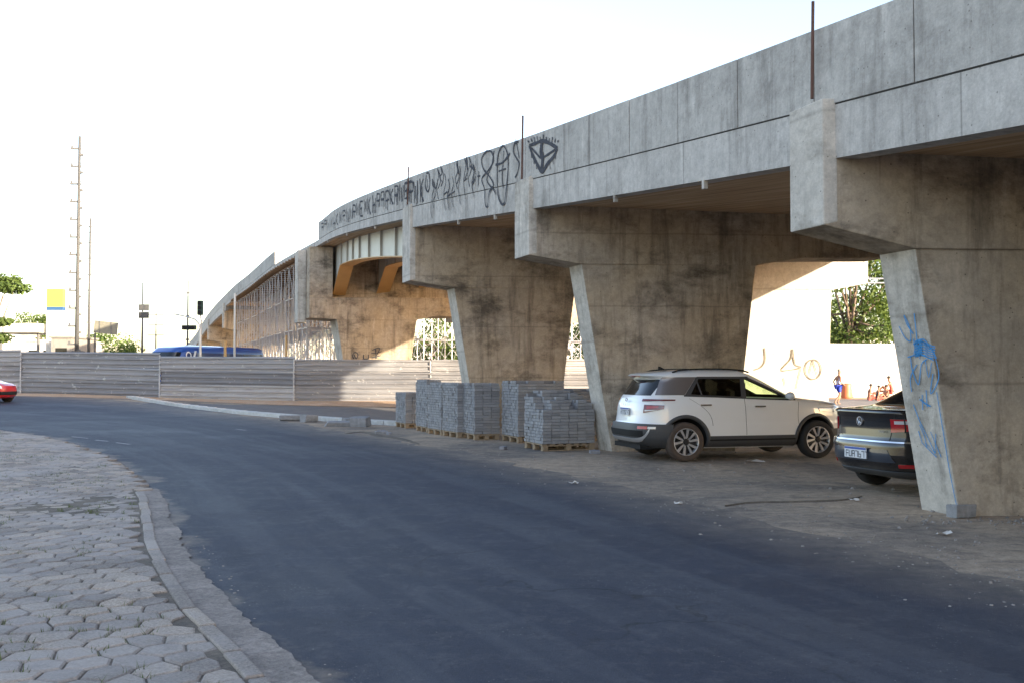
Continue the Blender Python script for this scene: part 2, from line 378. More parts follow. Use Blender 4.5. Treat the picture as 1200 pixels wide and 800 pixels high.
def jit(i, j, s): return (math.sin(i*127.1+j*311.7+s*74.7)*43758.5453) % 1 - .5
stones = MB(); HX = .225; cosr, sinr = math.cos(.22), math.sin(.22)
def hv(k, r):        # honeycomb vertex lattice: brick layout, jittered
    x = k*HX*.5; y = r*HX*.86 + (-.033 if (k+r) % 2 else .033)
    x += jit(k, r, 1)*.060; y += jit(k, r, 2)*.060
    X = x*cosr-y*sinr; Y = x*sinr+y*cosr
    return X, Y
random.seed(3)
for r in range(-14, 236):
    for k in range(-250, 100):
        if (k+r) % 2: continue
        vs = [hv(k, r), hv(k+1, r), hv(k+2, r), hv(k+2, r+1), hv(k+1, r+1), hv(k, r+1)]
        cx = sum(v[0] for v in vs)/6; cy = sum(v[1] for v in vs)/6
        if cy < 1.6 or cy > 38 or cx > kerb_x(cy)-(.10 if cy < 12.6 else -.1) or cx < -cy*.62-3: continue
        if cy < 12.8: vs = [(min(vx, kerb_x(max(vy, 1.3))-.062), vy) for vx, vy in vs]; cx = sum(v[0] for v in vs)/6
        z0 = jit(k, r, 5)*.005+noise.noise(Vector((cx*.5, cy*.5, 0)))*.018
        tx, ty = jit(k, r, 6)*.03, jit(k, r, 7)*.03
        top = []; rim = []
        for a, b in vs:
            dx, dy = a-cx, b-cy; l = max(.06, math.hypot(dx, dy)); g1 = 1-.007/l; g2 = 1-.020/l
            rim.append((cx+dx*g1, cy+dy*g1, .026+z0*.8)); top.append((cx+dx*g2, cy+dy*g2, .034+z0+dx*tx+dy*ty))
        low = [(a, b, -.01) for a, b, _ in rim]
        stones.ct = random.random()
        stones.add(top+rim+low, [tuple(range(6))]+[(i, (i+1) % 6, 6+(i+1) % 6, 6+i) for i in range(6)]+[(6+i, 6+(i+1) % 6, 12+(i+1) % 6, 12+i) for i in range(6)])
tag(stones.build('cobbled_pavement', M['stone']), 'weathered irregular stone paving left of the road', kind='structure')
sheet('joint_soil', [(-4,1.0),(-8,5),(-16,14),(-26,24),(-34,32),(-44,37)], [(x-.02, y) for x, y in kerb_line], .0225, M['joint_soil'], nu=8, label='soil in the joints of the stone paving')
kb = MB(); random.seed(5)
y_ = 1.3; kn = 0
def kl_pt(y): return Vector((kerb_x(y), y, 0))
while y_ < 12.4:
    a = kl_pt(y_); ln_ = random.choice((.5, .62, .7)); t_ = (kl_pt(y_+.1)-a).normalized(); y2_ = y_+t_.y*ln_; b = kl_pt(y2_)
    L_ = (b-a).length; rz = math.atan2(b.y-a.y, b.x-a.x); c = (a+b)/2; kn += 1; kb.ct = random.random()*.7+.15
    kb.box((c.x+random.uniform(-.010,.010), c.y, .016+random.uniform(-.004,.004)-.008), (L_-.02, .10, .056), rz+random.uniform(-.03, .03))
    y_ = y2_
tag(kb.build('kerb', M['stone'], bevel=.012), 'row of concrete kerb stones edging the stone paving', kind='structure')
# weeds in the joints
wd = MB(); random.seed(11)
cnt = 0
while cnt < 700:
    k = random.randint(-150, 60); r = random.randint(8, 150)
    x, y = hv(k, r)
    if y < 3 or x > kerb_x(y)-.1 or x < -y*.6-1: continue
    if noise.noise(Vector((x*.6, y*.6, 9))) < -.05+.025*y*.3: continue
    cnt += 1
    for q in range(random.randint(5, 12)):
        a = random.uniform(0, 6.28); h = random.uniform(.012, .045); rr = random.uniform(.01, .045)
        px_, py_ = x+random.uniform(-.05, .05), y+random.uniform(-.03, .03)
        dx, dy = math.cos(a)*rr, math.sin(a)*rr
        wd.add([(px_-dy*.12, py_+dx*.12, .02), (px_+dy*.12, py_-dx*.12, .02), (px_+dx, py_+dy, .03+h)], [(0, 1, 2)])
tag(wd.build('joint_weeds', M['grass'], recalc=False), 'small green weeds sprouting in the paving joints', 'weeds', kind='stuff')

# white kerb island edge
wk = MB(); pts = [(-19.6,50.4),(-15.5,44.6),(-11.0,38.6),(-7.2,33.6),(-4.6,30.6),(-2.9,29.0)]
for i, (a, b) in enumerate(zip(pts[:-1], pts[1:])):
    a = Vector((*a, 0)); b = Vector((*b, 0)); L_ = (b-a).length; n = int(L_/1.0); rz = math.atan2(b.y-a.y, b.x-a.x)
    for k in range(n):
        c = a.lerp(b, (k+.5)/n); wk.box((c.x, c.y, gh(c.x, c.y)+.055), (L_/n-.03, .38, .15), rz+random.uniform(-.01, .01))
tag(wk.build('white_kerb', M['white_kerb'], bevel=.015), 'whitewashed kerb between the road and the side lane', kind='structure')

# ------------------------------------------------------------------ viaduct
# stations along the road-side edge of the deck: (distance ahead, x, height of deck top)
ST = [(-45,21.8,-1.2),(-30,16.85,.32),(-10,10.25,2.34),(1.5,6.46,3.52),(10.5,3.49,4.43),(19.4,.42,5.39),(28,-2.85,6.30),(40,-7.0,7.50),(51,-10.2,8.45),(64,-15.5,8.66),(78,-20.9,8.62),(92,-26.4,8.60),(120,-37.2,7.95),(160,-52.8,5.7),(200,-72,3.2),(240,-94,.6),(250,-100,0)]
def edge(d):
    for i in range(len(ST)-1):
        if d <= ST[i+1][0] or i == len(ST)-2: break
    p1, p2 = ST[i], ST[i+1]; p0 = ST[i-1] if i else None; p3 = ST[i+2] if i+2 < len(ST) else None
    h = p2[0]-p1[0]; t = (d-p1[0])/h; out = []
    for c in (1, 2):
        m1 = (p2[c]-p0[c])/(p2[0]-p0[0]) if p0 else (p2[c]-p1[c])/h
        m2 = (p3[c]-p1[c])/(p3[0]-p1[0]) if p3 else (p2[c]-p1[c])/h
        out.append((2*t**3-3*t*t+1)*p1[c]+(t**3-2*t*t+t)*h*m1+(-2*t**3+3*t*t)*p2[c]+(t**3-t*t)*h*m2)
    return out
def frame(d):
    x, z = edge(d); x2, z2 = edge(d+.01); T = Vector((x2-x, .01, 0)).normalized(); Nn = Vector((T.y, -T.x, 0))
    return Vector((x, d, z)), T, Nn
def onedge(d, o, h, off=0):
    p, T, Nn = frame(d); q = p+Nn*(o+off); return Vector((q.x, q.y, p.z+h))
def plen(d0, d1, n=40):
    s = 0; a = frame(d0)[0]
    for i in range(1, n+1): b = frame(d0+(d1-d0)*i/n)[0]; s += (b-a).length; a = b
    return s
def sweep(mb, prof, d0, d1, step, off=0, mats=None, u0=0):
    """closed cross-section prof [(o,h)] swept along the edge"""
    n = max(1, int(abs(d1-d0)/step)); ds = [d0+(d1-d0)*i/n for i in range(n+1)]
    u = u0; us = []; prev = None
    for d in ds:
        p = frame(d)[0]
        if prev is not None: u += (p-prev).length
        us.append(u); prev = p
    k = len(prof)
    for j in range(k):
        a, b = prof[j], prof[(j+1) % k]
        rows = [[onedge(d, a[0], a[1], off), onedge(d, b[0], b[1], off)] for d in ds]
        horiz = abs(b[0]-a[0]) > abs(b[1]-a[1])
        if horiz: uv = [[(q, a[0]), (q, b[0])] for q in us]
        else: uv = [[(q, a[1]+1.0), (q, b[1]+1.0)] for q in us]
        mb.grid(rows, mats[j] if mats else 0, uv)
    for d, rev in ((ds[0], 0), (ds[-1], 1)):
        vs = [onedge(d, o, h, off) for o, h in prof]; idx = tuple(range(k)); mb.add(vs, [idx if rev else idx[::-1]], 0, [(0, 1)]*k)
    return mb
W = 7.3
def deck(parent, off, tagc):
    conc = [(0,0),(0,-.58),(.26,-.58),(.30,-.50),(W-.30,-.50),(W-.26,-.58),(W,-.58),(W,0)]
    thin = [(0,0),(0,-.28),(.22,-.28),(.34,-.24),(W-.34,-.24),(W-.22,-.28),(W,-.28),(W,0)]
    ml = [0,0,1,1,1,0,0,0]
    if off:
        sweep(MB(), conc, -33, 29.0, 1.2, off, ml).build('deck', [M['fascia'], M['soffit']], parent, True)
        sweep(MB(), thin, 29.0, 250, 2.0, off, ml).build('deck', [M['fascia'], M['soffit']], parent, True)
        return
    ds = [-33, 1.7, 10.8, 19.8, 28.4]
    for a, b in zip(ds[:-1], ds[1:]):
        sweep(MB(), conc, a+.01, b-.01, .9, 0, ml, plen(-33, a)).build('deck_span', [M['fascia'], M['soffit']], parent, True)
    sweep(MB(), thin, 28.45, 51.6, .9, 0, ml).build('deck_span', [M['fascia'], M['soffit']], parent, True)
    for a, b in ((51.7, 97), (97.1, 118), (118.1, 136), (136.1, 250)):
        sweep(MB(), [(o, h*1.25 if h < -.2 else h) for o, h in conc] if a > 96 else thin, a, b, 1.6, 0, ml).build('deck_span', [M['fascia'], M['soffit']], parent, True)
via = empty('viaduct', (6, 15, 0), 0, 'long raw concrete viaduct under construction with black graffiti on its parapet, nearer of the two', 'viaduct')
deck(via, 0, '')
PAR = [(-.012,.018),(-.012,.89),(.19,.89),(.21,.42),(.34,.15),(.34,.018)]
def pc(d, L_):         # step along by path length L_
    x0 = frame(d)[0]; x1 = frame(d+L_)[0]; return d+L_*L_/(x1-x0).length
d = 4.85; panels = []
while d < 50.0:
    e = pc(d, 1.585); panels.append((d, min(e, 50.2))); d = e
d = 64.0
while d < 108:
    e = pc(d, 2.3); panels.append((d, e)); d = e
for a, b in panels:
    mb = MB(); tilt = random.uniform(-.004, .004)
    sweep(mb, [(o+tilt*(h > .3), h) for o, h in PAR], a+.010, b-.010, .6)
    mb.build('parapet_panel', M['parapet'], via, True, bevel=.006)
mb = MB(); sweep(mb, PAR, 108, 250, 2.0); mb.build('parapet', M['parapet'], via, True)
mb = MB(); sweep(mb, PAR, -33, 4.84, 2.0); mb.build('parapet', M['parapet'], via, True)
mb = MB(); sweep(mb, [(W-o, h) for o, h in PAR], -33, 250, 2.5); mb.build('parapet', M['parapet'], via, True)
mb = MB(); sweep(mb, [(.0,.001),(.0,.017),(.3,.017),(.3,.001)], 4.9, 50, .7); mb.build('mortar_joint', M['gap'], via, True)

def pier(parent, c, ang, zj, zend, zst, cantL, ws, capW, th, sth, tl=.62, tr=.47, rdir=None, mirror=False, front=None, back=None, matp=None, endmat=None, block=True, zb=0, flat=.16, name='pier'):
    """c = front corner of the cap at its outer end; ang = yaw of the broad face"""
    matp = matp or M['pier']; endmat = endmat or M['pier_end']
    U = Vector((math.cos(ang), math.sin(ang), 0)); 
    if mirror: U = -U
    V = rdir.normalized(); c = Vector((c[0], c[1], 0))
    H0 = zst-zb; k = H0/3.7; tl *= k; tr *= k
    def A(u, z): q = c+U*u; return (q.x, q.y, z)
    def Bf(t): return lambda u, z: tuple((c+U*u+V*t)[:2])+(z,)
    # stem: front ring and back ring as an octagon-free prism
    s0 = .03
    def As(u, z): q = c+U*u+V*s0; return (q.x, q.y, z)
    poly = [(cantL, zst+.01), (cantL+ws, zst+.01), (cantL+ws-tr, zb-.15), (cantL+tl, zb-.15)]
    mb = MB(); mb.prism(poly, As, Bf(s0+sth))
    # outer end face gets its own paler concrete
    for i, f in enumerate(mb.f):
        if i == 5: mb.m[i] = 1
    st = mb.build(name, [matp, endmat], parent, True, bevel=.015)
    soff = zj-.50 if front is None else front
    cap = [(.0, zend), (cantL, zst), (cantL+ws, zst), (cantL+ws+.9, zst+flat), (capW, zst+flat+.02), (capW, soff), (0, soff)]
    mb = MB(); mb.prism(cap, A, Bf(th)); mb.build('pier_cap', matp, st, False if False else True, bevel=.012)
    if back is not None:
        mb = MB(); mb.prism([(0, soff+.002), (capW, soff+.002), (capW, back), (0, back)], Bf(th*.5), Bf(th)); mb.build('bearing_wall', matp, st, True, bevel=.012)
    if block:
        mb = MB(); zt = zj+.07
        mb.prism([(-.004, zend-.004), (.155, zend+.03), (.155, zt), (-.004, zt)], lambda u, z: tuple((c+U*u-V*.006)[:2])+(z,), Bf(th+.006))
        mb.build('end_block', endmat, st, True, bevel=.012)
    return st, A
def vdir(d): return frame(d)[1]
TH = R(4)
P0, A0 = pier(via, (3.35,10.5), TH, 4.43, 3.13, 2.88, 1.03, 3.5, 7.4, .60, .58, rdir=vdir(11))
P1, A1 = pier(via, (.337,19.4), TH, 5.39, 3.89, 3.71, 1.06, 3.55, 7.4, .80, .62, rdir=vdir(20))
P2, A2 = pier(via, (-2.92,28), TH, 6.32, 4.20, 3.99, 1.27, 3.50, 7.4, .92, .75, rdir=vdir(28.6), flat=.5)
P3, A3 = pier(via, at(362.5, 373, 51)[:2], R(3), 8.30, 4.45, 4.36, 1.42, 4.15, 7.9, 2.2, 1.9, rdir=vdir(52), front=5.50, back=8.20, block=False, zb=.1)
# P3 end blocks (front and rear)
def boxblock(name, A, rd, u0, u1, z0, z1, t0, t1, mat, parent):
    MB().prism([(u0, z0), (u1, z0), (u1, z1), (u0, z1)], lambda u, z: tuple((Vector(A(u, z))+rd*t0)[:]), lambda u, z: tuple((Vector(A(u, z))+rd*t1)[:])).build(name, mat, parent, True, bevel=.015)
boxblock('end_block', A3, vdir(52), -.01, 1.2, 5.503, 8.16, 0, 1.05, M['pier'], P3)
boxblock('end_block', A3, vdir(52), -.45, -.02, 4.25, 8.10, 1.1, 2.25, M['pier_end'], P3)
for d_, zst in ((98, None), (118, None), (136, None)):
    p, T, Nn = frame(d_); q = p-Nn*.15; zz = p.z
    pier(via, (q.x, q.y), TH+R(14), zz, zz-2.4, zz-2.7, 1.5, 4, 7.4, 1.2, 1.0, rdir=T, zb=.3, front=zz-.58)
for d_ in (1.6, -7.0):
    p, T, Nn = frame(d_); q = p-Nn*.14; zz = p.z
    pier(via, (q.x, q.y), TH, zz, zz-1.3, zz-1.55, 1.03, 3.5, 7.4, .6, .58, rdir=T)
# approach ramp walls behind the camera
mb = MB(); sweep(mb, [(.1,-.6),(.1,-4.5),(W-.1,-4.5),(W-.1,-.6)], -33, -12, 2); mb.build('ramp_wall', M['pier'], via, True)

# steel haunched girders between the second and third cap
for k, off in enumerate((1.25, 3.55, 5.7)):
    web = MB(); fl = MB(); st_ = MB()
    dd = [28.95, 30.0, 31.6]+[31.6+(49.0-31.6)*i/14 for i in range(1, 15)]+[51.35, 52.0]
    def depth(d):
        if d < 30: return 1.95
        if d < 31.6: return 1.95-(d-30)/1.6*1.0
        if d < 49.0: return .95+.12*((d-40)/9)**2
        return min(2.5, 1.07+(d-49.0)/2.35*1.43)
    bot = [(d_, -.25-depth(d_)) for d_ in dd]
    for s_ in (-.22, .22):
        web.grid([[onedge(d_, off+s_, -.245), onedge(d_, off+s_, h)] for d_, h in bot])
    web.grid([[onedge(dd[0], off-.22, -.245), onedge(dd[0], off-.22, bot[0][1])], [onedge(dd[0], off+.22, -.245), onedge(dd[0], off+.22, bot[0][1])]])
    wg = web.build('steel_girder', M['steel_web'], via, True)
    for t in (0, .035):
        fl.grid([[onedge(d_, off-.34, h-t), onedge(d_, off+.34, h-t)] for d_, h in bot])
    for s_ in (-.34, .34): fl.grid([[onedge(d_, off+s_, h), onedge(d_, off+s_, h-.035)] for d_, h in bot])
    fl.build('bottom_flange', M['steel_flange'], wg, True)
    for i in range(2, len(dd)-2, 2):
        d_, h = bot[i]; a = onedge(d_, off-.222, -.25); b = onedge(d_, off-.31, -.25); c_ = onedge(d_, off-.31, h); e_ = onedge(d_, off-.222, h)
        st_.add([a, b, c_, e_], [(0,1,2,3)])
        d2 = d_+.06; a2, b2, c2, e2 = onedge(d2, off-.222, -.25), onedge(d2, off-.31, -.25), onedge(d2, off-.31, h), onedge(d2, off-.222, h)
        st_.add([b, b2, c2, c_], [(0,1,2,3)]); st_.add([a2, b2, c2, e2], [(0,1,2,3)]); st_.build('web_stiffener', M['steel_web'], wg, True); st_ = MB()
# drain stubs, rebar rods
for px_, z_ in ((825, -.58), (720, -.58), (536, -.58), (579, -.58), (405, -.28), (383, -.28), (438, -.28)):
    lo, hi = 6, 50
    for _ in range(40):
        mid = (lo+hi)/2; x, z = edge(mid)
        if 600+F*x/mid > px_: lo = mid
        else: hi = mid
    p = onedge(lo, .03, z_-.08); q = onedge(lo, .03, z_+.02)
    MB().box(((p.x+q.x)/2, (p.y+q.y)/2, (p.z+q.z)/2), (.06, .06, .16), .3).build('drain_stub', M['pier_end'], via, True)
for (px_, y0, y1, d_, st_) in ((951.5, 113, 2, 10.75, P0), (611.5, 207, 136, 19.6, P1), (477.5, 237, 196, 28.2, P2)):
    a = at(px_, y0+3, d_); b = at(px_+1.2, y1, d_); MB().tube(a, b, .018 if d_ < 15 else .022, 6).build('rusty_rod', M['rust'], st_, True)

# neighbouring carriageway, sunlit pier
via2 = empty('viaduct', (14, 30, 0), 0, 'second concrete viaduct behind the near one, its sunlit pier seen past the white car', 'viaduct')
OFF2 = 8.0
deck(via2, OFF2, '')
for side in (0, 1):
    mb = MB(); sweep(mb, [((W-o) if side else o, h) for o, h in PAR], -33, 250, 2.2, OFF2); mb.build('parapet', M['parapet'], via2, True)
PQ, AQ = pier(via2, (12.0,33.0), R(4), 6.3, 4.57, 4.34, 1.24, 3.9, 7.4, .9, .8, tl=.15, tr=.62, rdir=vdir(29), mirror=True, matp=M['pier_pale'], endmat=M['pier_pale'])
for (x, y, zj) in ((17.3,19.0,5.0),(20.5,9.5,4.1)):
    pier(via2, (x, y), R(4), zj, zj-1.45, zj-1.7, 1.1, 3.5, 7.3, .8, .6, rdir=vdir(15), mirror=True)
p = onedge(51, OFF2+W+.15, 0)
pier(via2, (p.x, p.y), R(4), p.z, p.z-3.9, p.z-4.1, 1.2, 4, 7.6, 2.0, 1.6, rdir=vdir(52), mirror=True, zb=.1)
mb = MB(); sweep(mb, [(.1,-.6),(.1,-4.5),(W-.1,-4.5),(W-.1,-.6)], -33, -2, 2, OFF2); mb.build('ramp_wall', M['pier'], via2, True)

# ------------------------------------------------------------------ graffiti
def ribbon(mb, pts, wd, nrm):
    """flat painted stroke through world points"""
    n = len(pts)
    if n < 2: return
    L_ = []; R_ = []
    for i in range(n):
        t = (pts[min(i+1, n-1)]-pts[max(i-1, 0)])
        if t.length < 1e-6: t = Vector((0,0,1))
        s_ = t.normalized().cross(nrm).normalized()*wd*.5*(.75+.4*noise.noise(pts[i]*4))
        L_.append(pts[i]+s_); R_.append(pts[i]-s_)
    mb.grid([L_, R_])
def edge_pt(px_, py_, proud=-.025):
    lo, hi = 5, 60
    for _ in range(36):
        mid = (lo+hi)/2; x, _z = edge(mid)
        r = ray(px_, py_); X = r.x/r.y*mid
        if X < x: lo = mid
        else: hi = mid
    r = ray(px_, py_); p, T, Nn = frame(lo)
    q = Vector((0,0,CAMH))+r*(lo/r.y); return q+Nn*proud, -Nn
def smoothpts(P, k=5):
    out = []
    for i in range(len(P)-1):
        p0, p1, p2, p3 = P[max(i-1,0)], P[i], P[i+1], P[min(i+2, len(P)-1)]
        for s_ in range(k):
            t = s_/k; out.append(tuple(.5*((2*p1[c])+(p2[c]-p0[c])*t+(2*p0[c]-5*p1[c]+4*p2[c]-p3[c])*t*t+(3*p1[c]-p0[c]-3*p2[c]+p3[c])*t**3) for c in (0,1)))
    out.append(P[-1]); return out
GW = [1.0]
def epaint(mb, P, wd, curve=True):
    P = smoothpts(P) if curve else smoothpts(P, 2)
    q = [edge_pt(*p) for p in P]; ribbon(mb, [a for a, _ in q], wd*GW[0], q[0][1])
def Z(x, y): return (340+x*.3, 150+y*.3)         # coordinates read off an enlarged view of the writing
gr = MB()
def GZ(P, wd=.06, curve=True): epaint(gr, [Z(*p) for p in P], wd, curve)
# eye in a diamond with lashes
GZ([(938,70),(950,105),(970,145),(988,172),(1010,140),(1035,110),(1048,80)], .10)
GZ([(938,70),(960,62),(988,52),(1015,60),(1048,80)], .10)
GZ([(945,78),(965,100),(985,118),(1010,105),(1040,85)], .06)
GZ([(988,52),(984,90),(990,120),(986,165)], .16)
for i in range(11):
    x = 938+i*11; GZ([(x, 72-abs(5-i)*-1-18+random.uniform(-4,4)), (x-6+i*1.1, 40+abs(i-5)*3-8+random.uniform(-6,6))], .05, False)
for (x, y) in ((945,95),(955,118),(965,138),(1030,120),(1018,138),(1040,100)): GZ([(x,y),(x+2,y+24)], .035, False)
gr.build('graffiti', M['black_spray'], via, True, recalc=False); gr = MB()
GW[0] = .85
# tall figures 8 / T in an oval / S
GZ([(770,92),(752,120),(758,160),(785,195),(798,225),(782,250),(775,305),(766,300),(762,240),(752,200),(775,170),(798,130),(790,95),(770,92)], .07)
GZ([(800,90),(790,150),(772,205),(800,245),(805,262)], .06)
GZ([(828,75),(815,110),(812,180),(815,260),(828,296),(842,290),(850,220),(855,150),(852,100),(838,72),(828,75)], .075)
GZ([(806,145),(835,135),(862,100)], .08); GZ([(838,90),(834,150),(832,200),(836,235)], .06); GZ([(818,170),(846,160)], .05)
GZ([(895,55),(880,62),(876,95),(888,120),(898,140),(892,175),(882,195)], .07); GZ([(885,45),(892,80),(898,120)], .05)
# tall narrow pointed letters
gr.build('graffiti', M['black_spray'], via, True, recalc=False); gr = MB()
for x, h0, h1 in ((560,205,335),(578,160,300),(590,150,230),(606,180,345),(620,200,340),(636,190,330),(652,140,260),(664,150,320),(684,120,300),(700,110,250),(716,140,290)):
    GZ([(x, h0),(x+5, h0+30),(x-3,(h0+h1)/2),(x+4,h1-20)], .045)
    if random.random() < .75: GZ([(x+4, h0+5),(x+12, h0+45),(x+2, h0+80)], .05)
    if random.random() < .6: GZ([(x-4,(h0+h1)/2),(x+10,(h0+h1)/2-12)], .05, False)
GZ([(655,130),(660,180)],.13,False); GZ([(692,115),(696,165)],.13,False); GZ([(706,150),(722,170),(716,225)],.08)
GZ([(535,185),(530,225),(540,250),(548,225),(545,180),(535,178)], .08); GZ([(538,200),(540,235)], .06, False)
GZ([(558,200),(560,225),(574,235),(580,200)], .07); GZ([(556,280),(552,320),(558,352)], .05)
GZ([(735,190),(745,188)], .06, False); GZ([(740,170),(738,230)], .05, False)
gr.build('graffiti', M['black_spray'], via, True, recalc=False); gr = MB()
GW[0] = .95
# blocky letters further along
random.seed(21)
x = 124
while x < 520:
    f_ = (x-118)/362; yt = 345-f_*148-14*math.sin(f_*3.1); sc = 34+f_*46; wdt = 9+f_*9
    hh_ = random.uniform(.75,1.12); y0_ = random.uniform(-4,5); sl_ = random.uniform(-.12,.12)
    def q(a, b): return (x+(a+sl_*(1-b)+random.uniform(-.05,.05))*wdt, yt+10+(1-f_)*20+y0_+(b*hh_+random.uniform(-.03,.03))*sc)
    s_ = .075+.02*random.random(); k = random.randint(0, 5)
    GZ([q(0,0),q(.05,.5),q(0,1)], s_, False)
    if k in (0,1): GZ([q(0,.02),q(.8,.0),q(.8,.45),q(0,.5)], s_, False)
    if k in (1,2): GZ([q(.75,.1),q(.8,1)], s_, False); GZ([q(0,.55),q(.8,.5)], s_, False)
    if k == 3: GZ([q(.1,0),q(.8,-.02)], s_, False); GZ([q(.1,.98),q(.8,.95)], s_, False); GZ([q(.1,.5),q(.6,.48)], s_, False)
    if k == 4: GZ([q(.7,0),q(.1,.5),q(.8,1)], s_, False)
    if k == 5: GZ([q(.4,.2),q(.45,.8)], .10, False); GZ([q(.8,0),q(.8,1)], s_, False)
    GZ([q(.4,.35),q(.5,1.05)], s_*.7, False)
    x += wdt*random.uniform(1.02, 1.3)
gr.build('graffiti', M['black_spray'], via, True, recalc=False)

def plane_paint(mb, P, wd, o, nrm, curve=True, proud=.02):
    pts = []
    for p in (smoothpts(P) if curve else P):
        r = ray(*p); c0 = Vector((0,0,CAMH)); t = (o-c0).dot(nrm)/r.dot(nrm); pts.append(c0+r*t+nrm*proud)
    ribbon(mb, pts, wd, nrm)
# blue tag on the near pier's outer face
c = Vector((3.35,10.5,0)); U = Vector((math.cos(TH), math.sin(TH), 0)); V = vdir(11)
tp = c+U*1.03+Vector((0,0,2.88)); k0 = 2.88/3.7; bt = c+U*(1.03+.62*k0*(2.88/3.03))+Vector((0,0,0))
nr = V.cross((tp-bt).normalized()).normalized()
if nr.x > 0: nr = -nr
gb = MB()
def BZ(P, wd=.028, curve=True): plane_paint(gb, [(1000+x*.425, 280+y*.425) for x, y in P], wd*.75, tp+V*.03, nr, curve, .012)
BZ([(128,240),(145,272),(160,280),(158,245),(142,210),(150,235),(168,262)], .02)
BZ([(170,205),(175,250),(180,300),(185,330)], .02); BZ([(168,290),(190,282),(215,300),(232,328)], .03)
for i in range(7): BZ([(168+i*3.4, 275+(i*37) % 22),(172+i*3.2, 300+(i*23) % 24),(168+i*3.8, 322-(i*17) % 20)], .022)
for i in range(7): BZ([(172,282+i*7),(195,276+i*7),(210,290+i*6),(228,296+i*5)], .02)
BZ([(160,322),(165,360),(182,400),(190,345),(206,330)], .024); BZ([(228,325),(238,370),(232,400),(215,425),(222,370)], .022)
BZ([(152,325),(185,318),(225,334)], .024); BZ([(200,330),(210,380),(218,340)], .02)
BZ([(163,420),(160,380),(178,345)], .02)
BZ([(185,440),(200,452),(215,460)], .026, False); BZ([(203,415),(206,462)], .022, False); BZ([(192,428),(194,470)], .02, False)
BZ([(168,455),(185,500),(212,555),(228,590)], .022, False); BZ([(185,510),(198,540),(206,575)], .02, False); BZ([(182,528),(192,560),(232,600)], .02, False)
BZ([(215,530),(245,600)], .018, False); BZ([(200,560),(228,588),(230,535)], .018, False)
BZ([(232,420),(242,480),(255,560),(268,640),(280,700),(288,738)], .016, False)
gb.build('blue_graffiti', M['blue_spray'], P0, True, recalc=False)
# marks on the pale pier
gf = MB(); nq = Vector((math.sin(R(4)), -math.cos(R(4)), 0)); oq = Vector((12,33,0)) + vdir(29)*.03
def FZ(P, wd=.05, curve=True): plane_paint(gf, [(860+x*.25, 280+y*.25) for x, y in P], wd, oq, nq, curve, .03)
FZ([(332+38+38*math.cos(a), 610+46*math.sin(a)) for a in [i*.55 for i in range(13)]], .05)
FZ([(368,565),(350,640),(400,590),(340,600),(392,645),(368,565)], .04, False)
FZ([(272,515),(266,560),(222,615),(312,600),(285,585),(275,515)], .05); FZ([(225,618),(312,606)], .04, False); FZ([(312,610),(290,700)], .03); FZ([(232,650),(240,690)], .03, False)
FZ([(142,510),(145,570),(125,600),(95,612)], .05)
gf.build('faded_graffiti', M['faint_spray'], PQ, True, recalc=False)
# small black scrawl on the third pier
gs = MB(); n3 = Vector((math.sin(R(3)), -math.cos(R(3)), 0)); o3 = Vector(A3(0, 0))+vdir(52)*.03
def SZ(P, wd=.06, curve=True): plane_paint(gs, [(340+x*.25, 280+y*.25) for x, y in P], wd, o3, n3, curve, .03)
SZ([(300,540),(310,560),(318,540),(305,530),(292,545),(300,560)]); SZ([(345,540),(345,560),(365,560),(366,540)]); SZ([(385,520),(420,510),(405,545)]); SZ([(385,555),(425,545)]); SZ([(400,515),(404,560)]); SZ([(380,535),(425,530)])
gs.build('black_graffiti', M['black_spray'], P3, True, recalc=False)

# ------------------------------------------------------------------ corrugated metal fence
def sheet_metal():
    m = N('weathered_galvanised_sheet'); v = m.coord(); at_ = m.n('ShaderNodeAttribute', attribute_name='tint')
    c = m.mix(at_.outputs['Fac'], (.19,.195,.215), (.40,.40,.41))
    c = m.mix(m.ramp(m.noise(m.coord((.25,.25,3)), 2.2, 7, .7), [(.50, 0), (.66, .6)]), c, (.125,.125,.135))
    c = m.mix(m.ramp(m.noise(v, 3, 6, .7), [(.60, 0), (.70, .8)]), c, (.62,.62,.60))
    m.color(c); m.rough(.55); m.b.inputs['Metallic'].default_value = .15; return m.mat
M['sheet'] = sheet_metal(); M['scaf0'] = plain('pale_flashing', (.42,.42,.43), .5, var=.6, scale=5)
fence = empty('hoarding_fence', (-14, 52, 0), 0, 'long grey corrugated metal hoarding fence closing off the works', 'fence')
FB = [(-330,463,58),(-140,461,56.5),(25,461.5,54.5),(188,466.5,51.5),(345,469.5,49.8),(505,470,49.2),(640,470,48.8),(770,470,48.5)]
Hs = [2.45,2.4,2.38,2.22,2.08,2.05,2.05,2.05]
random.seed(9)
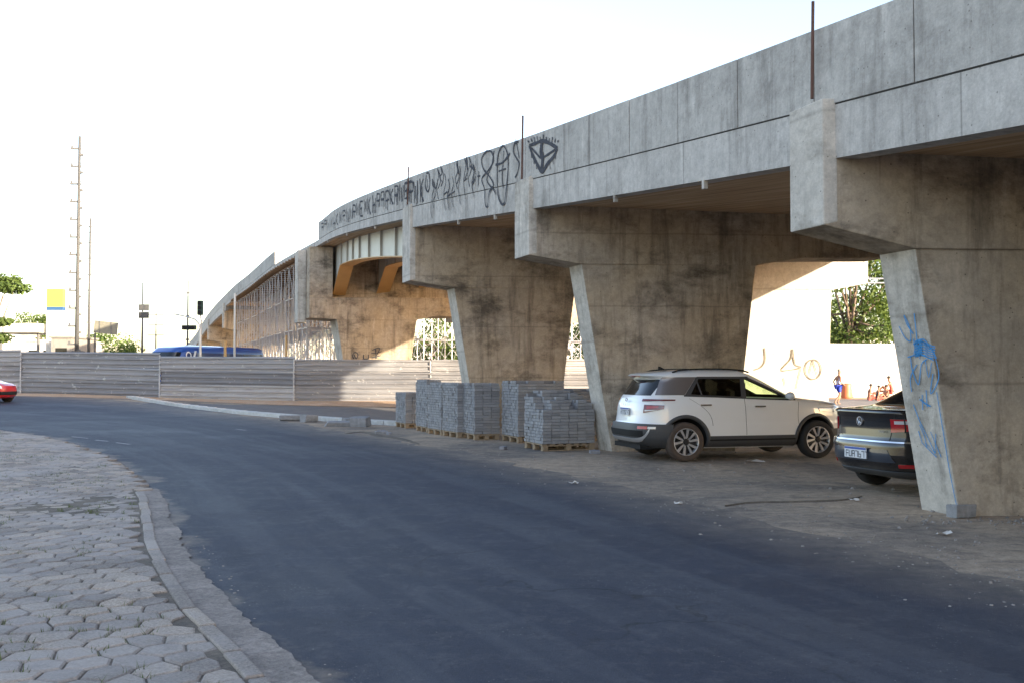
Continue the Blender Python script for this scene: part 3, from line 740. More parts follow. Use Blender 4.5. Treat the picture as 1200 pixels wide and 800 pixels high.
for i in range(len(FB)-1):
    a = at(*FB[i]); b = at(*FB[i+1]); h0 = (Hs[i]+Hs[i+1])/2
    T = (b-a); L_ = T.length; T.normalize(); Nn = Vector((T.y, -T.x, 0)).normalized()
    rows = 3; rh = h0/rows
    for r_ in range(rows):
        mb = MB(); mb.ct = random.random(); z0 = r_*rh+random.uniform(-.02,.02); z1 = (r_+1)*rh+.05
        prof = []; n = 3
        for k in range(n):
            zz = z0+(z1-z0)*k/n; dz = (z1-z0)/n
            prof += [(0, zz), (0, zz+dz*.50), (.075, zz+dz*.62), (.075, zz+dz*.88)]
        prof.append((0, z1)); ps = []
        l0 = random.uniform(-.06, .06); tl_ = random.uniform(-.012, .012)
        nn = 26
        for s_ in range(nn+1):
            t = s_/nn; base = a.lerp(b, t); e = .06 if s_ == nn else (-.0)
            wv = .02*math.sin(t*9+r_*2+i)+.035*noise.noise(base*1.1+Vector((0,0,r_*3)))
            ps.append([tuple(base+T*(e+l0*(s_ in (0, nn)))+Nn*(o_+wv+.012*r_+.004*(i % 2))+Vector((0,0,zz+tl_*t*4))) for o_, zz in prof])
        mb.grid(ps); mb.build('metal_sheet', M['sheet'], fence, True, recalc=False)
    MB().box((b.x+Nn.x*.10, b.y+Nn.y*.10, b.z+h0/2), (.07,.02,h0*.98), math.atan2(T.y,T.x)+.0).build('seam_strip', M['scaf0'], fence, True)
    for t in (0, .5):
        p = a.lerp(b, t)-Nn*.12; MB().box((p.x, p.y, p.z+h0/2), (.08,.08,h0+.1), math.atan2(T.y,T.x)).build('fence_post', M['rust'], fence, True)

# ------------------------------------------------------------------ pallets of pavers
M['paver'] = concrete('grey_paver', (.30,.30,.325), (.16,.16,.17), .25, .1, pores=False)
M['pallet'] = plain('pallet_wood', (.27,.20,.13), .8, var=.35, scale=7)
def paver_mat():
    m = N('stacked_paver_concrete'); at_ = m.n('ShaderNodeAttribute', attribute_name='tint'); v = m.coord()
    c = m.mix(at_.outputs['Fac'], (.16,.16,.17), (.38,.38,.39)); g = m.noise(v, 45, 4, .8)
    c = m.mix(.6, c, m.ramp(g, [(.3,.6),(.7,1.15)]), 'MULTIPLY'); c = m.mix(m.ramp(m.noise(v, 1.1, 4), [(.5,0),(.7,.5)]), c, (.27,.24,.215))
    m.color(c); m.rough(.9); m.bump(g, .4, .008); return m.mat
M['pavers'] = paver_mat()
def paver_stack(front, wx, wy, layers, rz, label, seed, broken=0):
    """front = photo-side corner of the pallet on the ground"""
    random.seed(seed)
    cx, cy = front
    pal = empty('wooden_pallet', (cx, cy, gh(cx, cy)+.003), rz, 'wooden pallet under the '+label, 'pallet', 'pallets under the pavers')
    for k in range(7): MB().box((-wx/2+.05+(wx-.1)*k/6, 0, .125), (.10, wy, .022), random.uniform(-.02,.02)).build('deck_board', M['pallet'], pal)
    for j in (-1,0,1):
        for k in (-1,0,1): MB().box((k*(wx/2-.06), j*(wy/2-.06), .057), (.10,.12,.072)).build('block', M['pallet'], pal)
        for z_ in (.104, .01): MB().box((0, j*(wy/2-.06), z_), (wx,.10,.02)).build('stringer', M['pallet'], pal)
    stk = empty('paver_stack', (cx, cy, gh(cx, cy)+.142), rz, label, 'paver stack', 'stacks of pavers on pallets')
    tone = random.uniform(-.10, .10); st = MB(); ph = .062; nx = round(wx/.205); ny = round(wy/.105); sx = wx/nx; sy = wy/ny
    loose = []
    for l in range(layers):
        lx, ly = random.uniform(-.006,.006), random.uniform(-.006,.006)
        for i in range(nx):
            for j in range(ny):
                vis = i in (0, nx-1) or j in (0, ny-1) or l >= layers-(9 if broken else 5)
                if not vis: continue
                if broken:
                    hmax = layers-1-broken*(1-smooth(0, .75, (j+.5)/ny))*.62-1.8*((i*7) % 3 == 0)*(j < 5)-2.6*smooth(.6, 1, i/nx)-(i == 0)*1.2+((i*5+j*3) % 4 == 0)
                    if l > hmax: continue
                elif l == layers-1 and random.random() < .16: continue
                jx = random.gauss(0, .0035 if 0 < i < nx-1 else .006); jy = random.gauss(0, .004)
                st.ct = min(1, max(0, random.gauss(.5+tone, .13)))
                x = -wx/2+(i+.5)*sx+jx+lx; y = -wy/2+(j+.5)*sy+jy+ly
                z = (l+.5)*ph; d = .007
                # slightly chamfered block
                hx, hy, hz = sx/2-.003, sy/2-.003, ph/2-.0015
                vs = []
                for zz, q in ((-hz, d), (-hz+d*.7, 0), (hz-d*.7, 0), (hz, d)):
                    for ax, ay in ((-1,-1),(1,-1),(1,1),(-1,1)): vs.append((x+ax*(hx-q), y+ay*(hy-q), z+zz))
                fs = [(3,2,1,0),(12,13,14,15)]
                for r_ in range(3):
                    for c_ in range(4): fs.append((r_*4+c_, r_*4+(c_+1) % 4, r_*4+4+(c_+1) % 4, r_*4+4+c_))
                st.add(vs, fs)
    core = (layers-(10 if broken else 6))*ph
    if core > 0: st.ct = .2; st.box((0,0,core/2), (wx-.22, wy-.12, core))
    st.build('pavers', M['pavers'], stk, recalc=False)
    return stk
PS = [  # foot of the near corner in the photo, size, layers, yaw
 ((636, 528.5), 1.14, 1.0, 18, .36, 'grey paver stack with broken stepped top', 31, 6),
 ((607, 519), 1.12, 1.05, 21, .36, 'tall full paver stack behind the broken-topped one', 32, 0),
 ((556, 515.5), .62, 1.05, 20, .36, 'square paver stack left of the tall full stack', 33, 0),
 ((536, 513), .42, 1.05, 20, .42, 'narrow paver stack touching the square stack', 34, 0),
 ((517, 510), .42, 1.05, 20, .42, 'narrow paver stack third from the left end', 35, 0),
 ((500, 506.5), .42, 1.1, 21, .36, 'tall paver stack second from the left end', 36, 0),
 ((475, 501.5), .62, 1.0, 15, .40, 'small low paver stack at the left end', 37, 0),
 ((672, 517), 1.0, 1.0, 18, .30, 'paver stack half hidden beside the pier', 38, 0),
]
for (p_, wx, wy, ly, rz, lab, sd, br) in PS:
    g_ = GP(p_[0], p_[1]); q_ = Vector((wx/2*math.cos(rz)-wy/2*math.sin(rz), wx/2*math.sin(rz)+wy/2*math.cos(rz), 0)); paver_stack((g_.x+q_.x, g_.y+q_.y), wx, wy, int(ly)-1, rz, lab, sd, br)
# a few loose pavers on the tops, each a thing
def loose(px_, py_, d_, rz, label, tilt=0):
    p = at(px_, py_, d_); e = empty_block(p, rz, label, tilt)
def empty_block(p, rz, label, tilt=0):
    o = MB().box((0,0,0), (.20,.10,.06)).build('paving_block', M['paver'], bevel=.006)
    o.matrix_basis = Matrix.Translation(p) @ Matrix.Rotation(rz, 4, 'Z') @ Matrix.Rotation(tilt, 4, 'X'); return tag(o, label, 'paver', 'loose pavers')
for (px_, py_, rz_, ti_, lab_) in ((447,506,.4,.0,'loose grey paver lying left of the paver stacks'),(590,526,1.2,.0,'loose grey paver beside the nearest pallets'),(697,531,.2,.15,'loose grey paver between the pallets and the pier'),(456,509,2.0,.0,'second loose paver lying left of the stacks, nearer the road')):
    q_ = GP(px_, py_); empty_block(Vector((q_.x, q_.y, gh(q_.x, q_.y)+.035)), rz_, lab_, ti_)

# ------------------------------------------------------------------ cars
M['car_white'] = plain('pearl_white_car_paint', (.80,.80,.80), .35, coat=1, var=.02)
M['car_black'] = plain('black_car_paint', (.006,.0065,.010), .22, coat=1, var=.05)
M['car_red'] = plain('red_car_paint', (.45,.012,.015), .3, coat=1, var=.05)
M['car_dark'] = plain('dark_blue_car_paint', (.03,.04,.06), .3, coat=1, var=.05)
M['d_pillar'] = plain('champagne_pillar_paint', (.24,.21,.20), .35, metal=.5, coat=.6, var=.03)
M['cladding'] = plain('grey_plastic_cladding', (.055,.056,.06), .55, var=.1, scale=30)
M['tyre'] = plain('tyre_rubber', (.022,.020,.019), .85, var=.3, scale=30)
M['tyre_dusty'] = plain('dusty_tyre_rubber', (.07,.052,.042), .9, var=.3, scale=12)
M['alloy'] = plain('bright_alloy', (.50,.50,.52), .35, metal=.55)
M['alloy_dark'] = plain('black_alloy', (.03,.03,.032), .35, metal=.3)
M['well'] = plain('wheel_well', (.012,.012,.012), .95)
M['chrome'] = plain('chrome', (.75,.75,.76), .12, metal=1)
M['satin'] = plain('satin_silver_trim', (.50,.50,.52), .35, metal=.6)
def glass_mat():
    m = N('tinted_glass'); m.color((.010,.012,.013)); m.rough(.04); m.b.inputs['IOR'].default_value = 1.5; m.b.inputs['Specular IOR Level'].default_value = .6; return m.mat
M['glass'] = glass_mat()
def clear_glass():
    m = N('green_tinted_glass'); m.b.inputs['Transmission Weight'].default_value = 1; m.color((.75,.85,.72)); m.rough(0); m.b.inputs['IOR'].default_value = 1.01; return m.mat
M['clear'] = clear_glass()
def thru_glass(name, tint):
    m = N(name); tr = m.n('ShaderNodeBsdfTransparent'); tr.inputs[0].default_value = (*tint, 1); gl = m.n('ShaderNodeBsdfGlossy'); gl.inputs['Roughness'].default_value = .03
    fr = m.n('ShaderNodeLayerWeight'); fq = m.math('ADD', m.math('MULTIPLY', m.math('POWER', fr.outputs['Facing'], 4), .7), .05); mx = m.n('ShaderNodeMixShader'); m.l(fq, mx.inputs[0]); m.l(tr.outputs[0], mx.inputs[1]); m.l(gl.outputs[0], mx.inputs[2])
    out = [n for n in m.t.nodes if n.type == 'OUTPUT_MATERIAL'][0]; m.l(mx.outputs[0], out.inputs[0]); return m.mat
M['thru_green'] = thru_glass('green_see_through_glass', (.74,.86,.66)); M['thru_dark'] = thru_glass('privacy_glass', (.22,.22,.22))
M['red_lens'] = plain('red_lamp_lens', (.42,.010,.016), .12, coat=1, var=.1)
M['dark_lens'] = plain('dark_red_lamp_lens', (.14,.006,.012), .12, coat=1)
M['clear_lens'] = plain('clear_lamp_lens', (.62,.60,.62), .12, coat=1)
M['plate'] = plain('plate_white', (.62,.64,.68), .4)
M['plate_blue'] = plain('plate_blue', (.03,.08,.35), .4)
M['plate_ink'] = plain('plate_ink', (.03,.035,.06), .5)
M['seat'] = plain('dark_upholstery', (.03,.03,.03), .8)

def interp(ks, z):
    if z <= ks[0][0]: return ks[0][1:]
    for a, b in zip(ks[:-1], ks[1:]):
        if z <= b[0]:
            t = (z-a[0])/(b[0]-a[0]+1e-9); return tuple(a[i]+(b[i]-a[i])*t for i in range(1, len(a)))
    return ks[-1][1:]
class Car:
    def __init__(s, name, ks, xm, loc, rz, label, cat, paint, nr=5.0, nf=3.6, group=None):
        s.ks = ks; s.xm = xm; s.nr = nr; s.nf = nf; s.paint = paint; s.zoff = loc[2]
        s.root = empty(name, loc, rz, label, cat, group)
    def surf(s, t, z, off=0):            # t in [-pi,pi]: 0 = nose, pi = tail; y>0 for t>0
        def p(t, z):
            xr, xf, w_ = interp(s.ks, z)[:3]; c, q = math.cos(t), math.sin(t)
            if c >= 0: n_ = s.nf; a = xf-s.xm
            else: n_ = s.nr; a = s.xm-xr
            return Vector((s.xm+a*math.copysign(abs(c)**(2/n_), c), w_*math.copysign(abs(q)**(2/n_), q), z))
        P_ = p(t, z)
        if off:
            dt = p(t+.01, z)-p(t-.01, z); dz = p(t, z+.01)-p(t, z-.01); nn = dt.cross(dz)
            if nn.length > 1e-9: P_ = P_+nn.normalized()*off
        return P_
    def t_for_x(s, x, z, side):
        xr, xf, w_ = interp(s.ks, z)[:3]
        if x >= s.xm: c = (min(1, (x-s.xm)/(xf-s.xm)))**(s.nf/2)
        else: c = -(min(1, (s.xm-x)/(s.xm-xr)))**(s.nr/2)
        return side*math.acos(max(-1, min(1, c)))
    def body(s, arches, zs, NT=96, smooth_=True, cut=None):
        mb = MB(); pts = []
        ts = [-math.pi+2*math.pi*i/NT for i in range(NT)]
        for z in zs: pts.append([tuple(s.surf(t, z)) for t in ts])
        mb.grid(pts, 0, close_u=True); n = NT
        mb.f.append(tuple(range(n-1, -1, -1))); mb.m.append(0)
        b = (len(zs)-1)*n
        # crown of the roof
        xr, xf, w_ = interp(s.ks, zs[-1])[:3]; base = len(mb.v)
        prev = b
        for sc_, dz in ((.8, .006), (.55, .011), (.25, .014)):
            ring = [(s.xm+(p_[0]-s.xm)*sc_, p_[1]*sc_, p_[2]+dz) for p_ in pts[-1]]
            st_ = len(mb.v); mb.add(ring, []); 
            for i in range(n): mb.f.append((prev+i, prev+(i+1) % n, st_+(i+1) % n, st_+i)); mb.m.append(0)
            prev = st_
        mb.f.append(tuple(prev+i for i in range(n))); mb.m.append(0)
        o = mb.build('body', [s.paint, M['well']], s.root, sm=True)
        for (x, z, r) in arches:
            for sd in (-1, 1):
                cb = MB(); cb.lathe([(.001, 0), (r, 0), (r, .62), (.001, .62)], 'y', 40, 0, (x, -.40-.62 if sd < 0 else .40, z))
                cu = cb.build('cutter', M['well'])
                cu.matrix_basis = s.root.matrix_basis
                md = o.modifiers.new('cut', 'BOOLEAN'); md.operation = 'DIFFERENCE'; md.object = cu; md.solver = 'EXACT'; md.material_mode = 'TRANSFER'
                s.tmp = getattr(s, 'tmp', [])+[cu]
        for cut_, hw in (cut or []):
            cu = MB().prism(cut_, lambda u, z: (u, -hw, z), lambda u, z: (u, hw, z)).build('cutter', M['well']); cu.matrix_basis = s.root.matrix_basis
            md = o.modifiers.new('cut', 'BOOLEAN'); md.operation = 'DIFFERENCE'; md.object = cu; md.solver = 'EXACT'; md.material_mode = 'TRANSFER'; s.tmp.append(cu)
        bpy.context.view_layer.update()
        dg = bpy.context.evaluated_depsgraph_get(); me = bpy.data.meshes.new_from_object(o.evaluated_get(dg))
        o.modifiers.clear(); old = o.data; o.data = me
        for cu in s.tmp: bpy.data.objects.remove(cu)
        s.tmp = []
        try: me.set_sharp_from_angle(angle=R(38))
        except Exception: pass
        s.bodyobj = o; return o
    def patch(s, name, tz, mat, parent=None, off=.006, nu=24, nv=8, rim=True):
        """tz(u,v) -> (t,z)"""
        pts = [[s.surf(*tz(i/nu, j/nv), off=off) for j in range(nv+1)] for i in range(nu+1)]
        mb = MB(); mb.grid(pts)
        if rim:
            inn = [[s.surf(*tz(i/nu, j/nv), off=-.004) for j in (0, nv)] for i in range(nu+1)]
            mb.grid([[pts[i][0], inn[i][0]] for i in range(nu+1)]); mb.grid([[pts[i][nv], inn[i][1]] for i in range(nu+1)])
            mb.grid([[pts[0][j], s.surf(*tz(0, j/nv), off=-.004)] for j in range(nv+1)]); mb.grid([[pts[nu][j], s.surf(*tz(1, j/nv), off=-.004)] for j in range(nv+1)])
        return mb.build(name, mat, parent or s.root, sm=True)
    def side(s, name, x0, x1, zb, zt, sd, mat, parent=None, off=.006, nu=24, nv=6):
        """zb, zt functions of u in 0..1 ; x0,x1 numbers or functions of v"""
        fx0 = x0 if callable(x0) else (lambda v: x0); fx1 = x1 if callable(x1) else (lambda v: x1)
        def tz(u, v):
            z = zb(u)+(zt(u)-zb(u))*v; x = fx0(v)+(fx1(v)-fx0(v))*u
            return s.t_for_x(x, z, sd), z
        return s.patch(name, tz, mat, parent, off, nu, nv)
    def rear(s, name, y0, y1, z0, z1, mat, parent=None, off=.006, nu=24, nv=6, arch=0):
        def tz(u, v):
            z = z0+(z1-z0)*v; y = y0+(y1-y0)*u; z += arch*(1-(2*u-1)**2)*v
            w_ = interp(s.ks, z)[2]; q = min(1, abs(y)/w_)**(s.nr/2); t = math.pi-math.asin(q)
            return math.copysign(t, y if y else 1), z
        return s.patch(name, tz, mat, parent, off, nu, nv)
    def wheel(s, x, y, r, wd, sd, tyre, style):
        o = empty_w = MB(); h = wd/2
        prof = [(r*.66, -h*.9), (r*.80, -h), (r*.93, -h*.96), (r*.985, -h*.78), (r, -h*.5), (r, h*.5), (r*.985, h*.78), (r*.93, h*.96), (r*.80, h), (r*.66, h*.9)]
        o.lathe(prof, 'y', 48); wh = o.build('wheel', tyre, s.root, sm=True)
        M_ = Matrix.Translation((x, y, r)); wh.matrix_basis = M_
        rim = MB(); yo = sd*h
        rim.lathe([(r*.69, yo*.90), (r*.69, yo*.96), (r*.655, yo*.93), (r*.63, yo*.5), (r*.63, yo*.3)], 'y', 48)
        rim.build('rim', M['alloy'] if style != 'black' else M['alloy_dark'], wh, sm=True)
        bk = MB(); bk.lathe([(r*.64, yo*.3), (.001, yo*.3)], 'y', 32); bk.lathe([(r*.36, yo*.34), (r*.36, yo*.38), (.001, yo*.38)], 'y', 24); bk.build('brake_disc', M['alloy_dark'], wh)
        sp = MB(); dk = MB()
        for k in range(5):
            a = k*2*math.pi/5+.3
            for (da, ex, mbx, wd_) in ((-.16, -.30, sp, .024), (.16, .30, sp, .024), (.0, .62, dk, .016), (.0, -.62, dk, .016)):
                a0 = a+da*1.2; a1 = a+ex
                p0 = Vector((math.cos(a0)*r*.13, yo*.80, math.sin(a0)*r*.13)); p1 = Vector((math.cos(a1)*r*.66, yo*.90, math.sin(a1)*r*.66))
                if style == 'star' and mbx is sp: p1 = Vector((math.cos(a1+.16)*r*.66, yo*.92, math.sin(a1+.16)*r*.66))
                dr = (p1-p0).normalized(); sdv = dr.cross(Vector((0,1,0))).normalized(); 
                q0, q1 = wd_*.55, wd_
                vs = [p0-sdv*q0, p0+sdv*q0, p1+sdv*q1, p1-sdv*q1]; vs += [v-Vector((0, yo*.22, 0)) for v in vs]
                mbx.add(vs, [(0,1,2,3),(7,6,5,4),(0,4,5,1),(1,5,6,2),(2,6,7,3),(3,7,4,0)])
        sp.build('spokes', M['alloy'] if style != 'black' else M['satin'], wh); dk.build('dark_spokes', M['alloy_dark'], wh)
        hb = MB(); hb.lathe([(r*.16, yo*.7), (r*.16, yo*.84), (r*.10, yo*.88), (.001, yo*.88)], 'y', 20); hb.build('hub_cap', M['alloy_dark'], wh)
        return wh
    def arch_trim(s, x, z, r0, r1, sd, mat, out=.018):
        mb = MB(); pts = []
        for i in range(37):
            a = R(-14)+R(208)*i/36; row = []
            for (rr, o_) in ((r0, -.03), (r0, out), ((r0+r1)/2, out+.006), (r1-.008, out*.8), (r1, -.004)):
                px_, pz_ = x+rr*math.cos(a), max(.24, z+rr*math.sin(a)); p_ = s.surf(s.t_for_x(px_, pz_, sd), pz_)
                row.append((px_, p_.y+sd*o_, pz_))
            pts.append(row)
        mb.grid(pts); return mb.build('wheel_arch_trim', mat, s.root, sm=True)
    def seam(s, xa, za, xb, zb, sd, n=14, bend=0):
        mb = MB(); pts = []
        for i in range(n+1):
            u = i/n; x = xa+(xb-xa)*u+bend*math.sin(u*math.pi); z = za+(zb-za)*u; row = []
            for dx in (-.004, .004):
                row.append(s.surf(s.t_for_x(x+dx, z, sd), z, off=.0025))
            pts.append(row)
        mb.grid(pts); return mb
    def mirror(s, x, z, sd, mat):
        y = s.surf(s.t_for_x(x, z, sd), z).y
        mb = MB(); pts = []
        for i in range(9):
            a = math.pi*i/8; row = []
            for j in range(16):
                b = 2*math.pi*j/16; row.append((x+.02-.075*math.cos(b)*math.sin(a)*(.9 if math.cos(b) < 0 else 1.3), y+sd*(.10-.105*math.cos(a)), z+.075*math.sin(b)*math.sin(a)))
            pts.append(row)
        mb.grid(pts, close_u=True); mb.tube((x+.03, y-sd*.03, z-.05), (x+.03, y+sd*.09, z-.04), .022, 8)
        return mb.build('wing_mirror', mat, s.root, sm=True)
def zlist(ks, step=.025):
    out = []
    for a, b in zip(ks[:-1], ks[1:]):
        n = max(1, round((b[0]-a[0])/step)); n = max(n, round(max(abs(b[1]-a[1]), abs(b[2]-a[2]))/.10))
        out += [a[0]+(b[0]-a[0])*i/n for i in range(n)]
    return out+[ks[-1][0]]
def letters(mb, text, org, ux, uz, size, nrm=None):
    """stroke lettering built as thin bars; org lower-left, ux/uz unit vectors"""
    G7 = {'0':'abcdef','1':'bc','2':'abged','3':'abgcd','4':'fgbc','5':'afgcd','6':'afgedc','7':'abc','8':'abcdefg','9':'abcfgd','A':'efabcg','B':'cdefg','C':'afed','D':'bcdeg','E':'afged','F':'afge','G':'afedc','H':'fbegc','I':'bc','J':'bcde','L':'fed','N':'efabc','O':'abcdef','P':'efabg','R':'efabgk','S':'afgcd','T':'am','U':'fbedc','V':'vw','X':'xy','Y':'fgbcd','Q':'abcdefk','K':'feyk','M':'efabc','1':'m'}
    S = {'a':((0,1),(1,1)),'b':((1,1),(1,.5)),'c':((1,.5),(1,0)),'d':((0,0),(1,0)),'e':((0,0),(0,.5)),'f':((0,.5),(0,1)),'g':((0,.5),(1,.5)),'m':((.5,0),(.5,1)),'k':((.4,.5),(1,0)),'v':((0,1),(.5,0)),'w':((1,1),(.5,0)),'x':((0,0),(1,1)),'y':((0,1),(1,0))}
    nr = ux.cross(uz)
    x = 0
    for ch in text:
        if ch == ' ': x += size*.5; continue
        for sg in G7.get(ch, ''):
            (a, b), (c_, d_) = S[sg]; wd = size*.58
            p = org+ux*(x+a*wd)+uz*(b*size); q = org+ux*(x+c_*wd)+uz*(d_*size); t = (q-p).normalized(); n_ = t.cross(nr)*size*.075; t *= size*.06
            mb.add([p-t-n_, q+t-n_, q+t+n_, p-t+n_], [(0,1,2,3)])
        x += size*.84
    return mb
def plate(car, x, y, z, w_, h, tilt, text):
    ux = Vector((0,-1,0)); uz = Vector((math.sin(tilt), 0, math.cos(tilt))); nr = ux.cross(uz)  # faces -x
    c_ = Vector((x, y, z)); mb = MB()
    def quad(a0, a1, b0, b1, o_): return [c_+ux*a+uz*b+nr*o_ for a, b in ((a0,b0),(a1,b0),(a1,b1),(a0,b1))]
    f = quad(-w_/2, w_/2, -h/2, h/2, .006); k = quad(-w_/2, w_/2, -h/2, h/2, -.006)
    mb.add(f+k, [(0,1,2,3),(7,6,5,4),(0,4,5,1),(1,5,6,2),(2,6,7,3),(3,7,4,0)])
    pl = mb.build('number_plate', M['plate'], car.root)
    MB().add(quad(-w_/2+.004, w_/2-.004, h/2-.03, h/2-.004, .0085), [(0,1,2,3)]).build('plate_band', M['plate_blue'], pl)
    sz = h*.52; letters(MB(), text, c_-ux*(w_/2-.035)-uz*(h/2-.016)+nr*.0085, ux, uz, sz).build('plate_lettering', M['plate_ink'], pl)

# ---- white SUV
gr_ = GP(802, 540.5); fr_ = GP(957, 534)
SY = math.atan2(fr_.y-gr_.y, fr_.x-gr_.x)
SY = R(15.5)
ks = [(.22,.34,4.0,.74),(.30,.14,4.18,.84),(.40,.03,4.27,.885),(.52,.0,4.29,.895),(.64,.02,4.29,.895),(.665,.05,4.28,.892),(.78,.075,4.27,.893),(.90,.085,4.24,.89),(.97,.10,4.16,.884),(1.01,.11,4.05,.876),(1.05,.13,3.80,.868),(1.09,.15,3.42,.858),(1.115,.165,3.22,.850),(1.15,.19,3.10,.84),(1.30,.29,2.79,.79),(1.44,.375,2.48,.738),(1.475,.30,2.40,.725),(1.50,.25,2.34,.71),(1.53,.30,2.25,.69),(1.56,.48,2.13,.655),(1.59,.80,1.95,.59),(1.612,1.15,1.78,.45)]
# locate so that the near rear wheel touches the ground where it should
lr = Vector((.85, -.80, 0)); cs, sn = math.cos(SY), math.sin(SY)
lx = gr_.x-(lr.x*cs-lr.y*sn); ly_ = gr_.y-(lr.x*sn+lr.y*cs)
suv = Car('parked_suv', ks, 2.0, (lx, ly_, .006), SY, 'white compact SUV with grey lower cladding parked beside the bridge pier', 'car', M['car_white'], nr=4.6, nf=3.4)
RW, FW = .85, 3.46
def belt(x): return 1.075+.085*(1-smooth(.5, 3.2, x))
suv.body([(RW, .345, .415), (FW, .345, .415)], zlist(ks), cut=[([(.95, belt(.95)+.02), (1.9, belt(1.9)+.015), (2.90, belt(2.9)+.02), (2.86, belt(2.9)+.06), (2.10, 1.455), (1.14, 1.455)], 1.2), ([(.80, 1.141), (3.30, 1.141), (3.30, 1.16), (2.48, 1.53), (2.16, 1.51), (.80, 1.487)], .56)])
for sx in (1.42, 2.22):
    for sy in (-.36, .36):
        sb = MB().box((sx, sy, 1.14), (.10, .42, .16)).build('seat_back', M['seat'], suv.root, bevel=.03); MB().box((sx-.03, sy, 1.30), (.09, .25, .15)).build('headrest', M['seat'], sb, bevel=.03)
swm = MB(); swm.lathe([(.18,-.012),(.19,0),(.18,.012),(.17,0),(.18,-.012)], 'y', 24); sw_ = swm.build('steering_wheel', M['seat'], suv.root); sw_.matrix_basis = Matrix.Translation((2.62, .36, 1.06)) @ Matrix.Rotation(R(65), 4, 'Y') @ Matrix.Rotation(R(90), 4, 'X')
for sd in (-1, 1):
    # dark window band with D pillar
    zt = lambda u: (lambda x: min(1.515, 1.515 if x < 2.2 else 1.515-(x-2.2)*.435))(.98+(3.12-.98)*u)
    ztop = lambda x: 1.472 if x < 2.10 else max(belt(3.1)+.012, 1.472-(x-2.10)*.432)
    gb_ = suv.side('rear_side_window', lambda v: .86+.26*v, 1.97, lambda u: belt(.86+1.11*u), lambda u: 1.472, sd, M['thru_dark'], off=.005, nu=30)
    gf_ = suv.side('front_side_window', 1.99, 3.02, lambda u: belt(1.99+1.03*u), lambda u: ztop(1.99+1.03*u), sd, M['thru_green'], off=.005, nu=30)
    fr_ = suv.side('window_frame', lambda v: 1.02+.125*v, 2.13, lambda u: 1.440, lambda u: 1.478, sd, M['cladding'], off=.009, nu=20, nv=2)
    suv.side('window_frame', 2.08, 3.02, lambda u: max(belt(2.9), ztop(2.08+.94*u)-.035), lambda u: ztop(2.08+.94*u)+.005, sd, M['cladding'], off=.009, nu=20, nv=2)
    suv.side('window_frame', lambda v: .86+.26*v, lambda v: .96+.22*v, lambda u: belt(.9), lambda u: 1.472, sd, M['cladding'], off=.0085, nu=4)
    for (xa, wd) in ((1.98, .10),):
        suv.side('door_pillar', lambda v: xa-wd/2+.04*v, lambda v: xa+wd/2+.02*v, lambda u: belt(xa), lambda u: 1.472, sd, M['cladding'], gb_, off=.009, nu=4)
    suv.side('window_divider', lambda v: 1.16+.04*v*0-.07*v, lambda v: 1.19-.07*v, lambda u: belt(1.17), lambda u: 1.46, sd, M['cladding'], gb_, off=.009, nu=3)
    suv.side('window_seal', .84, 3.04, lambda u: belt(.84+2.2*u)-.022, lambda u: belt(.84+2.2*u), sd, M['cladding'], gb_, off=.009, nu=30, nv=2)
    suv.side('d_pillar', lambda v: .36+.16*v, lambda v: .855+.262*v, lambda u: belt(.6)+.0, lambda u: 1.472, sd, M['d_pillar'], off=.010, nu=12)
    suv.side('sill_cladding', RW+.44, FW-.44, lambda u: .25, lambda u: .44, sd, M['cladding'], off=.014)
    suv.side('sill_strip', RW+.44, FW-.44, lambda u: .36, lambda u: .385, sd, M['well'], off=.017, nv=2)
    suv.arch_trim(RW, .345, .41, .475, sd, M['cladding']); suv.arch_trim(FW, .345, .41, .475, sd, M['cladding'])
    # seams
    sm_ = MB()
    for s_ in (suv.seam(2.02, .45, 1.99, belt(2.0)-.02, sd), suv.seam(3.12, .47, 3.10, 1.06, sd, bend=-.05), suv.seam(1.36, .62, .93, 1.10, sd, bend=.12)):
        s_.build('door_seam', M['gap'], suv.root, recalc=False)
    for hx, hz in ((1.12, .985), (2.18, .955)):
        hy = suv.surf(suv.t_for_x(hx+.1, hz, sd), hz).y
        MB().box((hx+.1, hy+sd*.030, hz), (.22, .022, .030)).box((hx+.01, hy+sd*.012, hz), (.03, .04, .026)).box((hx+.19, hy+sd*.012, hz), (.03, .04, .026)).build('door_handle', M['chrome'], suv.root, bevel=.008)
    suv.mirror(2.93, 1.13, sd, M['car_white'])
    # lamps: wrap round the corner
    def lampf(ta, tb, za, zb, skew=0, tp_=0):
        return lambda u, v: (sd*(ta+(tb-ta)*u), za+(zb-za)*v+skew*u*(1-v)+tp_*u*v)
    rl = suv.patch('tail_lamp', lampf(2.70, 2.22, .845, .99, .07, -.01), M['dark_lens'], off=.016)
    suv.patch('lamp_bar', lampf(2.80, 2.05, 1.045, 1.085, .015, -.005), M['dark_lens'], off=.018, nv=3)
    suv.patch('lamp_core', lampf(2.62, 2.34, .91, .965, .03, 0), M['red_lens'], rl, off=.019, nv=3)
    suv.patch('lamp_clear_strip', lampf(2.66, 2.36, .875, .90, .02, 0), M['clear_lens'], rl, off=.019, nv=3)  # pale clear-lens strip in the tail lamp, unlit
    suv.patch('reflector', lampf(2.75, 2.50, .565, .615), M['red_lens'], off=.040, nv=3)
    suv.patch('fog_lamp', lampf(2.49, 2.32, .57, .61), M['clear_lens'], off=.040, nv=3)
    hl = suv.patch('headlamp', lampf(.42, 1.02, .80, .93, .05, -.02), M['clear_lens'], off=.012)
    suv.patch('running_light', lampf(.40, .95, .955, .985, .02, .0), M['satin'], off=.012, nv=3)
    # roof rails
    rp = [Vector((.72+1.5*i/14, sd*(.60+.012*math.sin(i/14*3.14)), 1.555+.062*math.sin(min(1, i/14*1.0)*math.pi)**.4)) for i in range(15)]
